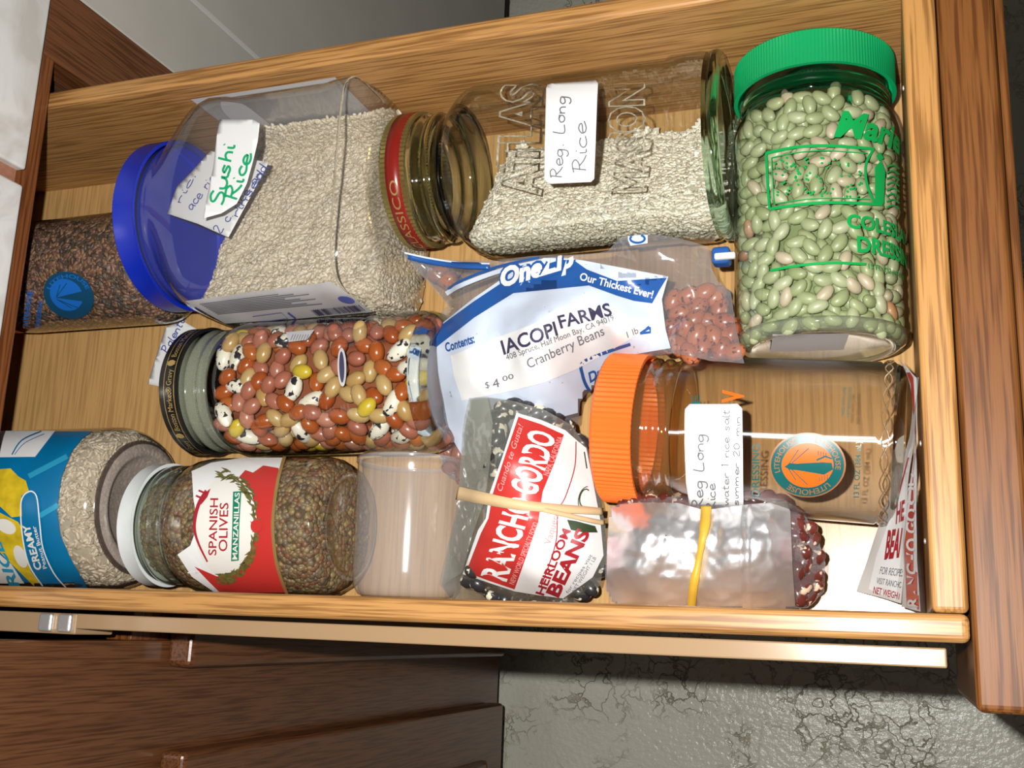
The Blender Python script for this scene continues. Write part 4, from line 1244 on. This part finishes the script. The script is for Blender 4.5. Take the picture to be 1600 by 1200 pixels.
# --- clear plastic cup
T = thing('plastic_cup', 'empty translucent plastic cup lying beside the olive jar', 'cup', (.2045, .037, 0))
JC = Jar((.2045, .0715, .0290), (0, -1, 0), cyl([(0, .0286), (.0008, .0287), (.0015, .0283), (.010, .0281), (.058, .0272), (.0655, .0264), (.0690, .0240), (.0700, .0205), (.0698, .004)]))
V, Fc = JC.shell(cap1=True)
mk('cup_body', V, Fc, M['frost'], T)
V, Fc = JC.shell(st=cyl([(-.0002, .0276), (-.0002, .0290), (.0022, .0290), (.0024, .0282)]))
mk('cup_rim', V, Fc, M['frost'], T)

# ------------------------------------------------------------------ bags: inflated sheets
def tps(P, z):
    n = len(P)
    d = np.linalg.norm(P[:, None] - P[None], axis=2)
    K = np.where(d > 0, d * d * np.log(d + 1e-12), 0) + np.eye(n) * 1e-7
    A = np.zeros((n + 3, n + 3)); A[:n, :n] = K; A[:n, n] = 1; A[:n, n + 1:] = P; A[n, :n] = 1; A[n + 1:, :n] = P.T
    w_ = np.linalg.solve(A, np.r_[z, 0, 0, 0])
    def f(Q):
        Q = np.atleast_2d(Q)
        d = np.linalg.norm(Q[:, None] - P[None], axis=2)
        return np.where(d > 0, d * d * np.log(d + 1e-12), 0) @ w_[:n] + w_[n] + Q @ w_[n + 1:]
    return f

def inside(p, poly):
    x, y = p; c = False; j = len(poly) - 1
    for i in range(len(poly)):
        xi, yi = poly[i]; xj, yj = poly[j]
        if (yi > y) != (yj > y) and x < (xj - xi) * (y - yi) / (yj - yi + 1e-15) + xi: c = not c
        j = i
    return c

def edge_dist(p, poly):
    p = np.array(p); best = 9
    for i in range(len(poly)):
        a, b = np.array(poly[i - 1]), np.array(poly[i])
        ab = b - a; t = max(0, min(1, (p - a) @ ab / (ab @ ab + 1e-15)))
        best = min(best, np.linalg.norm(p - a - ab * t))
    return best

def pillow(outline, ctrl, step=.0042, wr=.0012, wsc=70, seed=0, floor=.0015, drop=1.6, maxdrop=.05):
    """outline and ctrl are (px, py, z); returns top (V, F) and under (V, F) sheets"""
    O3 = [onz(*p) for p in outline]; C3 = [onz(*p) for p in ctrl]
    # refine outline
    R = []
    for a, b in zip(O3, O3[1:] + O3[:1]):
        k = max(1, int(np.linalg.norm(b - a) / step))
        R += [a + (b - a) * i / k for i in range(k)]
    P = np.array([q[:2] for q in O3 + C3]); z = np.array([q[2] for q in O3 + C3])
    f = tps(P, z)
    poly = [tuple(q[:2]) for q in R]
    x0, y0 = min(p[0] for p in poly), min(p[1] for p in poly)
    x1, y1 = max(p[0] for p in poly), max(p[1] for p in poly)
    pts = []
    nx, ny = int((x1 - x0) / step), int((y1 - y0) / step)
    for i in range(nx + 1):
        for j in range(ny + 1):
            p = (x0 + step * (i + .5 * (j % 2)), y0 + step * j)
            if inside(p, poly) and edge_dist(p, poly) > step * .45: pts.append(p)
    allp = poly + pts
    n = len(poly)
    out = delaunay_2d_cdt([Vector(p) for p in allp], [(i, (i + 1) % n) for i in range(n)], [], 1, 1e-7)
    vs, fs = out[0], out[2]
    zz = f(np.array([v[:] for v in vs]))
    top, und = [], []
    for v, h in zip(vs, zz):
        e = edge_dist(v[:], poly)
        k = min(1, e / .012)
        q = Vector((v[0] * wsc, v[1] * wsc, seed))
        h2 = h + wr * k * (noise.noise(q) + .6 * abs(noise.noise(q * 2.3)) * 2 - .5)
        h2 = max(h2, floor + .0005)
        top.append((v[0], v[1], h2))
        und.append((v[0], v[1], max(floor, h2 - min(maxdrop, e * drop))))
    fs = [tuple(q) if (Vector(top[q[1]]) - Vector(top[q[0]])).cross(Vector(top[q[2]]) - Vector(top[q[0]])).z > 0 else tuple(q)[::-1] for q in fs]
    return (top, fs), (und, [q[::-1] for q in fs])

# --- zip bag of cranberry beans
T = thing('zip_bag', 'clear and white zip bag labelled Iacopi Farms Cranberry Beans', 'bag', (.29, .13, 0))
out_ = [(622, 390, .056), (660, 400, .052), (715, 407, .052), (770, 408, .055), (830, 400, .058), (890, 398, .060), (950, 392, .062), (968, 372, .070), (1000, 366, .073), (1060, 372, .068), (1108, 386, .060), (1112, 420, .058), (1122, 440, .055), (1142, 456, .052), (1148, 500, .055), (1163, 568, .060), (1110, 564, .064), (1050, 552, .060), (990, 556, .045), (942, 570, .030), (925, 610, .026), (905, 660, .026), (870, 700, .022), (800, 740, .018), (735, 760, .014), (700, 745, .014), (682, 700, .016), (668, 640, .022), (660, 580, .034), (662, 530, .044), (680, 495, .046), (700, 478, .046), (672, 445, .046)]
ctr = [(720, 520, .062), (780, 480, .066), (860, 450, .066), (930, 450, .066), (1000, 450, .062), (1000, 500, .062), (800, 560, .068), (880, 540, .068), (740, 600, .056), (820, 630, .054), (880, 600, .056), (730, 680, .034), (960, 520, .066), (700, 600, .046), (1090, 500, .062), (1060, 420, .068), (1040, 400, .072), (1010, 395, .074), (1100, 540, .064), (960, 410, .064), (1030, 480, .056), (1035, 520, .058), (720, 440, .058)]
tp, un = pillow(out_, ctr, wr=.0016, wsc=62, seed=1, drop=1.3)
mk('film_top', *tp, M['film'], T)
mk('film_under', *un, M['film'], T)
tZ = bvh(*tp); SOFT.add(id(tZ))
wp = lay('white_print', px_poly([[(662, 527), (676, 517), (740, 466), (800, 425), (850, 403), (896, 404), (917, 418), (964, 436), (1004, 446), (1044, 432), (1034, 468), (1040, 515), (1048, 544), (1000, 552), (950, 560), (930, 590), (922, 640), (876, 652), (830, 684), (770, 706), (722, 712), (694, 664), (672, 572)]], 7), tZ, .0004, M['bag_white'], T)
lay('blue_band', px_poly([[(674, 519), (740, 471), (782, 443), (822, 422), (876, 406), (896, 406), (917, 421), (964, 439), (1004, 450), (1042, 434), (1031, 452), (1019, 474), (990, 470), (964, 462), (920, 446), (892, 430), (866, 428), (802, 458), (741, 496), (677, 546)]], 6), tZ, .0012, M['print_blue'], wp)
lay('blue_line', ribbon(spline([(700, 452), (722, 438), (780, 416), (850, 401)], 6), 4), tZ, .0012, M['print_blue'], T)
lay('white_strip', ribbon(spline([(697, 459), (722, 445), (782, 423), (848, 408)], 6), 7), tZ, .0011, M['bag_white'], T)
lay('brand_outline', text_px('OneZip', (782, 450), (901, 413), (-5, -30), .13, .25), tZ, .0016, M['print_blue'], wp)
lay('brand_lettering', text_px('OneZip', (784, 448), (898, 414), (-5, -28), .05, .25), tZ, .0020, M['paper'], wp)
lay('lettering', text_px('Our Thickest Ever!', (905, 437), (1019, 466), (3, -12), .02), tZ, .0020, M['paper'], wp)
lay('lettering', text_px('Contents:', (697, 550), (742, 535), (-3, -14), .03), tZ, .0012, M['print_blue'], wp)
lay('blue_outline', join(ribbon(spline([(935, 625), (918, 606), (910, 585), (910, 567), (940, 553), (985, 538)], 5), 5), text_px('Dri', (922, 598), (944, 586), (-3, -16), .03), ribbon([(1015, 511), (1000, 520)], 5), ribbon([(1015, 511), (1016, 519), (1000, 521)], 4)), tZ, .0012, M['print_blue'], wp)
lb = lay('paper_label', px_poly([[(704, 556), (770, 530), (842, 503), (866, 484), (890, 477), (925, 475), (977, 492), (1010, 512), (977, 535), (903, 576), (850, 598), (802, 610), (722, 626), (710, 590)]], 7), tZ, .0012, M['paper'], T)
lay_each('lettering', [text_px('IACOPI', (787, 554), (872, 523), (-6, -22), .02), text_px('FARMS', (876, 513), (957, 492), (-6, -20), .02)], tZ, .0024, M['ink'], lb)
lay('lettering', text_px('408 Spruce, Half Moon Bay, CA 94019', (792, 563), (960, 500), (-3, -9)), tZ, .0024, M['pencil'], lb)
lay_each('lettering', [text_px('Cranberry Beans', (826, 576), (945, 523), (-5, -15)), text_px('4', (771, 607), (781, 604), (-3, -14)), text_px('$', (759, 607), (765, 605), (-2, -10)), text_px('00', (786, 596), (803, 591), (-2, -8))], tZ, .0024, M['pencil'], lb)
lay('lettering', text_px('1 lb', (981, 528), (998, 520), (-3, -10)), tZ, .0024, M['pencil'], lb)
zs = lay('zip_strip', join(ribbon(spline([(630, 398), (665, 407), (715, 415), (765, 417)], 6), 9)), tZ, .0018, M['print_blue'], T, thick=.0012)
lay('zip_edge', ribbon(spline([(632, 395), (668, 403), (715, 410), (765, 412)], 6), 2.5), tZ, .0034, M['bag_white'], zs)
lay('blue_ring_print', join(ring_poly(996, 373, 13, 8, 3.5)), tZ, .0012, M['print_blue'], T)
lay('white_patch', px_poly([[(978, 368), (1012, 367), (1012, 380), (985, 384)]]), tZ, .0009, M['bag_white'], T)
# slider at the right end of the zip
sp = onz(1122, 396, .058)
box('slider', sp[0] - .003, sp[0] + .0055, sp[1] - .005, sp[1] + .003, .051, .060, M['print_blue'], T, .0018)
box('slider_tab', sp[0] - .001, sp[0] + .0085, sp[1] - .0045, sp[1] - .0015, .0605, .0635, M['white_plastic'], T, .0008)
cm = bean_mesh('cranberry_bean', .0062, .0045, .0042, M['b_cran'])
rs = random.Random(21)
spots = [(1052, 470), (1076, 462), (1101, 457), (1119, 463), (1090, 481), (1124, 482), (1063, 490), (1105, 502), (1132, 503), (1143, 522), (1047, 512), (1072, 515), (1088, 524), (1115, 526), (1098, 543), (1062, 540), (1127, 545), (1148, 549), (1078, 553), (1044, 535), (1134, 530), (1084, 500)]
for px, py in spots:
    l = tZ.ray_cast(Vector(CAM), Vector(ray(px, py)).normalized())[0]
    if l is None: continue
    P = onz(px, py, l.z - .0062 - rs.uniform(0, .003))
    place_bean('cranberry_bean', cm, P, (rs.gauss(0, 1), rs.gauss(0, 1), rs.gauss(0, .2)), (rs.gauss(0, .2), rs.gauss(0, .2), 1), 'speckled red brown bean in the clear right corner of the zip bag', 'bean', 'cranberry beans in the bag corner')
for px, py in [(676, 652), (688, 678), (697, 703), (716, 712), (706, 728), (728, 722), (724, 742), (745, 735), (742, 752), (680, 620)]:
    l = tZ.ray_cast(Vector(CAM), Vector(ray(px, py)).normalized())[0]
    zt = l.z - .006 if l is not None else .009
    P = onz(px, py, max(.0062, zt))
    place_bean('cranberry_bean', cm, P, (rs.gauss(0, 1), rs.gauss(0, 1), rs.gauss(0, .2)), (rs.gauss(0, .2), rs.gauss(0, .2), 1), 'reddish bean showing along the lower left edge of the zip bag', 'bean', 'cranberry beans along the bag edge')
for px, py in [(684, 428), (700, 437)]:
    P = onz(px, py, .038)
    place_bean('cranberry_bean', cm, P, (1, .4, 0), (0, 0, 1), 'reddish bean near the zip strip end of the bag', 'bean', 'cranberry beans by the zip')
# --- heirloom bean pouch with tan rubber band
T = thing('bean_pouch', 'plump clear pouch with a red and white Rancho Gordo heirloom beans label', 'bag', (.275, .045, 0))
out_ = [(733, 622, .062), (760, 620, .064), (800, 626, .060), (850, 640, .054), (893, 664, .046), (918, 700, .040), (934, 760, .036), (946, 820, .034), (950, 870, .032), (938, 915, .026), (900, 941, .020), (840, 945, .020), (770, 940, .022), (705, 936, .022), (686, 912, .026), (698, 862, .034), (712, 800, .044), (718, 740, .052), (722, 680, .058)]
ctr = [(790, 700, .070), (830, 700, .066), (870, 720, .058), (780, 760, .068), (830, 780, .066), (890, 790, .054), (800, 850, .062), (860, 860, .058), (910, 860, .046), (750, 860, .056), (760, 910, .044), (850, 915, .044), (755, 720, .064), (750, 650, .065), (740, 790, .058)]
tp, un = pillow(out_, ctr, wr=.0013, wsc=60, seed=5, drop=1.8)
mk('film_top', *tp, M['film2'], T)
mk('film_under', *un, M['film2'], T)
tR = bvh(*tp); SOFT.add(id(tR))
M['fold'] = clear('folded_film', (.80, .82, .80), 1.5, .12, haze=.42, hazec=(.40, .41, .35), wavy=.9, wscale=60, gain=3.0, bump_dist=.004)
lay('folded_end', px_poly([[(735, 624), (762, 622), (770, 660), (766, 720), (758, 780), (740, 830), (722, 895), (690, 915), (700, 862), (714, 800), (720, 740), (724, 680)]], 6), tR, .0010, M['fold'], T)
lb = lay('paper_label', px_poly([[(807, 645), (845, 656), (883, 672), (900, 687), (916, 700), (928, 760), (938, 812), (943, 868), (926, 902), (880, 935), (840, 930), (804, 924), (723, 897), (747, 828), (759, 810), (765, 771), (786, 711)]], 6), tR, .0006, M['paper'], T)
lay('red_ground', px_poly([[(810, 651), (846, 663), (881, 679), (866, 724), (848, 768), (841, 816), (822, 870), (804, 921), (765, 908), (728, 894), (751, 834), (763, 810), (770, 771), (789, 712)]], 6), tR, .0009, M['red'], lb)
lay_each('lettering', [text_px('RANCHO', (790, 909), (833, 783), (-40, -10), .03), text_px('GORDO', (836, 776), (868, 681), (-41, -13), .03)], tR, .0012, M['paper'], lb)
lay_each('lettering', [text_px('NEW WORLD SPECIALTY FOOD', (803, 914), (841, 818), (-8, -3), .01), text_px('NAPA, CALIFORNIA', (857, 744), (880, 684), (-9, -3), .01), text_px('Cuando te Gusta!', (784, 768), (818, 664), (-9, -3), 0, .3)], tR, .0012, M['pink'], lb)
lay('lettering', text_px('Vaquero', (860, 852), (875, 800), (-11, -3), .01), tR, .0010, M['pink'], lb)
lay_each('lettering', [text_px('HEIRLOOM', (849, 931), (892, 829), (-13, -4), .03), text_px('BEANS', (872, 934), (922, 832), (-20, -8), .04)], tR, .0010, M['red_dark'], lb)
lay('small_print', join(text_px('for recipes visit', (888, 928), (926, 868), (-5, -3)), text_px('NET WEIGHT 1 LB', (898, 926), (932, 872), (-5, -3))), tR, .0010, M['pencil'], lb)
lay('thin_line', ribbon(spline([(900, 690), (898, 730), (884, 775), (872, 800), (868, 850), (846, 915)], 6), 1.6), tR, .0010, M['red_dark'], lb)
lay('drawing', join(px_poly([[(886, 812), (900, 814), (930, 822), (934, 832), (912, 832), (892, 828)]]), ribbon(ellipse(914, 778, 8, 14, .2, 14, 1.2, 5.2), 2), ribbon(ellipse(916, 780, 12, 20, .2, 14, 1.6, 4.6), 1.4), ribbon([(913, 706), (917, 732)], 2), ribbon([(920, 708), (924, 730)], 2)), tR, .0010, M['green_dark'], lb)
vm = bean_mesh('vaquero_bean', .0062, .0043, .0040, M['b_vaq'])
for px, py in [(790, 640), (802, 634), (818, 640), (776, 652), (780, 672), (774, 690), (835, 646), (850, 652), (866, 662), (886, 672), (780, 712), (905, 690), (752, 912), (768, 925), (790, 932), (815, 937), (840, 939), (735, 905), (905, 925), (920, 915), (936, 890), (880, 938), (860, 940), (770, 735), (745, 890), (925, 935)]:
    l = tR.ray_cast(Vector(CAM), Vector(ray(px, py)).normalized())[0]
    if l is None: continue
    P = onz(px, py, max(.006, l.z - .0058))
    place_bean('vaquero_bean', vm, P, (rs.gauss(0, 1), rs.gauss(0, 1), rs.gauss(0, .3)), (rs.gauss(0, .3), rs.gauss(0, .3), 1), 'black and cream bean showing inside the Rancho Gordo pouch', 'bean', 'black and cream beans in the pouch')
rb = lay('rubber_band', join(ribbon(spline([(717, 770), (745, 776), (780, 783), (820, 790), (860, 794), (905, 797), (944, 800)], 6), [21 - .3 * i for i in range(37)])), tR, .0016, M['rubber_tan'], None, thick=.0012, org=(.27, .05, .05))
lay('second_strand', ribbon(spline([(850, 797), (890, 806), (925, 814), (948, 818)], 6), 7), tR, .0020, M['rubber_tan'], rb, thick=.001)
tag(rb, 'wide tan rubber band round the Rancho Gordo pouch', 'rubber band')

# --- foil wrapped pouch with yellow rubber band
T = thing('foil_pouch', 'clear pouch of dark beans wrapped in crumpled silver foil', 'bag', (.36, .025, 0))
out_ = [(954, 792, .044), (1000, 780, .046), (1060, 776, .048), (1110, 778, .046), (1170, 776, .048), (1225, 780, .046), (1255, 800, .042), (1278, 840, .036), (1290, 880, .030), (1288, 925, .024), (1262, 950, .026), (1200, 953, .034), (1100, 951, .038), (1000, 949, .038), (956, 942, .040), (946, 920, .044), (948, 860, .048)]
ctr = [(1000, 820, .060), (1080, 825, .056), (1150, 820, .059), (1220, 830, .054), (980, 880, .058), (1080, 880, .056), (1160, 880, .058), (1230, 890, .049), (1000, 925, .051), (1100, 925, .050), (1200, 925, .047), (1260, 870, .042)]
tp, un = pillow(out_, ctr, wr=.0015, wsc=75, seed=9, drop=1.8)
mk('film_top', *tp, M['film'], T)
mk('film_under', *un, M['film'], T)
tF = bvh(*tp); SOFT.add(id(tF))
fo_ = px_poly([[(953, 790), (1000, 785), (1060, 786), (1100, 797), (1170, 788), (1229, 783), (1235, 800), (1238, 880), (1243, 951), (1170, 953), (1090, 950), (1000, 948), (955, 942), (947, 925), (949, 850)]], 4)
fv = []
for x, y, z in fo_[0]:
    q = Vector((x / 40, y / 40, 3.3))
    q2 = Vector((x / 15 + .5 * noise.noise(q), y / 15, 7.7))
    e = abs(noise.noise(q)) * .0018 + abs(noise.noise(q2)) * .0009
    if abs(x - 1166) < 6: e -= .0012
    fv.append((x, y, e))
lay('foil_wrap', (fv, fo_[1]), tF, .0014, M['foil'], T)
mm_ = bean_mesh('maroon_bean', .0060, .0042, .0038, M['b_maroon'])
for px, py in [(1244, 806), (1258, 826), (1243, 838), (1264, 846), (1250, 860), (1270, 872), (1254, 880), (1243, 896), (1268, 896), (1256, 912), (1271, 916), (1246, 928), (1260, 932), (1238, 818), (1000, 787), (1018, 784), (1040, 782), (1062, 782), (1080, 786), (1136, 784), (1155, 783), (1176, 782), (1196, 783), (1216, 785), (980, 790)]:
    l = tF.ray_cast(Vector(CAM), Vector(ray(px, py)).normalized())[0]
    if l is None: continue
    P = onz(px, py, max(.006, l.z - .0055))
    place_bean('maroon_bean', mm_, P, (rs.gauss(0, 1), rs.gauss(0, 1), rs.gauss(0, .3)), (rs.gauss(0, .3), rs.gauss(0, .3), 1), 'dark maroon and cream bean peeking out of the foil wrapped pouch', 'bean', 'maroon beans in the foil pouch')
rb = lay('rubber_band', ribbon(spline([(1104, 793), (1102, 820), (1097, 850), (1090, 885), (1084, 915), (1080, 949)], 6), [16, 16, 16, 15, 15, 15, 15, 14, 13, 12, 11, 11, 10, 10, 9, 9, 8, 9, 10, 11, 12, 13, 13, 13, 13, 13, 13, 13, 13, 13, 13]), tF, .0042, M['rubber_yellow'], None, thick=.0012, org=(.355, .025, .05))
tag(rb, 'twisted yellow rubber band round the foil wrapped pouch', 'rubber band')

# --- empty folded bean bag by the drawer front
T = thing('empty_bean_bag', 'empty folded Rancho Gordo bag standing against the drawer front', 'bag', (.435, .05, 0))
def patch(rows, nu=26, nv=10, wr=.001, seed=0):
    """rows of (px, py, z) lines, refined into a sheet"""
    L = [[onz(*p) for p in r] for r in rows]
    def samp(line, t):
        x = t * (len(line) - 1); i = min(int(x), len(line) - 2); return line[i] + (line[i + 1] - line[i]) * (x - i)
    V, Fc = [], []
    for i in range(nu + 1):
        cs = [samp(l, i / nu) for l in L]
        for j in range(nv + 1):
            p = samp(cs, j / nv)
            p = p + np.array([1, .2, .3]) * wr * noise.noise(Vector(p) * 55 + Vector((seed, 0, 0)))
            V.append(p)
    for i in range(nu):
        for j in range(nv):
            a = i * (nv + 1) + j
            Fc.append((a, a + 1, a + nv + 2, a + nv + 1))
    return V, Fc
M['bag_grey'] = plain('bag_inside_grey', (.60, .58, .56), .4)
lf = patch([[(1432, 590, .080), (1420, 690, .062), (1390, 770, .045), (1365, 850, .024), (1338, 924, .006)], [(1434, 590, .084), (1432, 680, .080), (1420, 760, .070), (1413, 850, .055), (1409, 943, .030)]], seed=1)
leaf = mk('front_leaf', *lf, M['bag_grey'], T)
rf = patch([[(1434, 590, .0835), (1433, 680, .079), (1421, 760, .068), (1413, 850, .052), (1408, 948, .022)], [(1402, 560, .050), (1425, 590, .066), (1431, 700, .085), (1434, 850, .080), (1437, 956, .060)]], seed=2)
leaf2 = mk('back_leaf', *rf, M['paper'], T)
tL, tL2 = bvh(*lf), bvh(*rf)
wl = lay('white_print', px_poly([[(1424, 690), (1419, 720), (1410, 745), (1395, 800), (1370, 870), (1358, 920), (1400, 938), (1412, 850), (1421, 760), (1431, 690)]], 6), tL, .0003, M['paper'], leaf)
lay_each('lettering', [text_px('HEIR', (1402, 818), (1424, 806), (2, -32), .03), text_px('BEANS', (1384, 872), (1420, 866), (6, -44), .04), text_px('NET WEIGHT', (1366, 926), (1408, 936), (2, -11), .01)], tL, .0007, M['red_dark'], leaf)
lay('small_print', join(text_px('FOR RECIPES', (1376, 896), (1412, 900), (3, -12)), text_px('VISIT RANCHO', (1371, 911), (1410, 918), (2, -10))), tL, .0007, M['pencil'], leaf)
lay('box_outline', join(ribbon([(1422, 715), (1407, 772)], 2), ribbon([(1407, 772), (1424, 780)], 2)), tL, .0007, M['red_dark'], leaf)
rg = lay('red_ground', px_poly([[(1410, 562), (1428, 590), (1433, 690), (1434, 790), (1437, 952), (1418, 955), (1414, 850), (1424, 780), (1432, 690), (1424, 600)]], 6), tL2, .0003, M['red'], leaf2)
lay('lettering', text_px('RANCHO GORDO', (1437, 948), (1434, 740), (-18, 0), .03), tL2, .0006, M['paper'], leaf2)

# --- paper slip under the black lid
tp0 = flat_tree(.0006)
o = lay('paper_slip', px_poly([[(259, 512), (284, 501), (318, 520), (300, 600), (290, 612), (231, 600), (243, 560)]]), tp0, 0, M['paper'], None, thick=.0002, org=(.06, .13, 0))
tag(o, 'white paper slip with handwriting sticking out beside the black lid', 'paper slip')
lay('handwriting', hand_px('Polenta', (262, 553), (292, 498), (-10, -6), 1.7), tp0, .0006, M['ink_blue'], o)
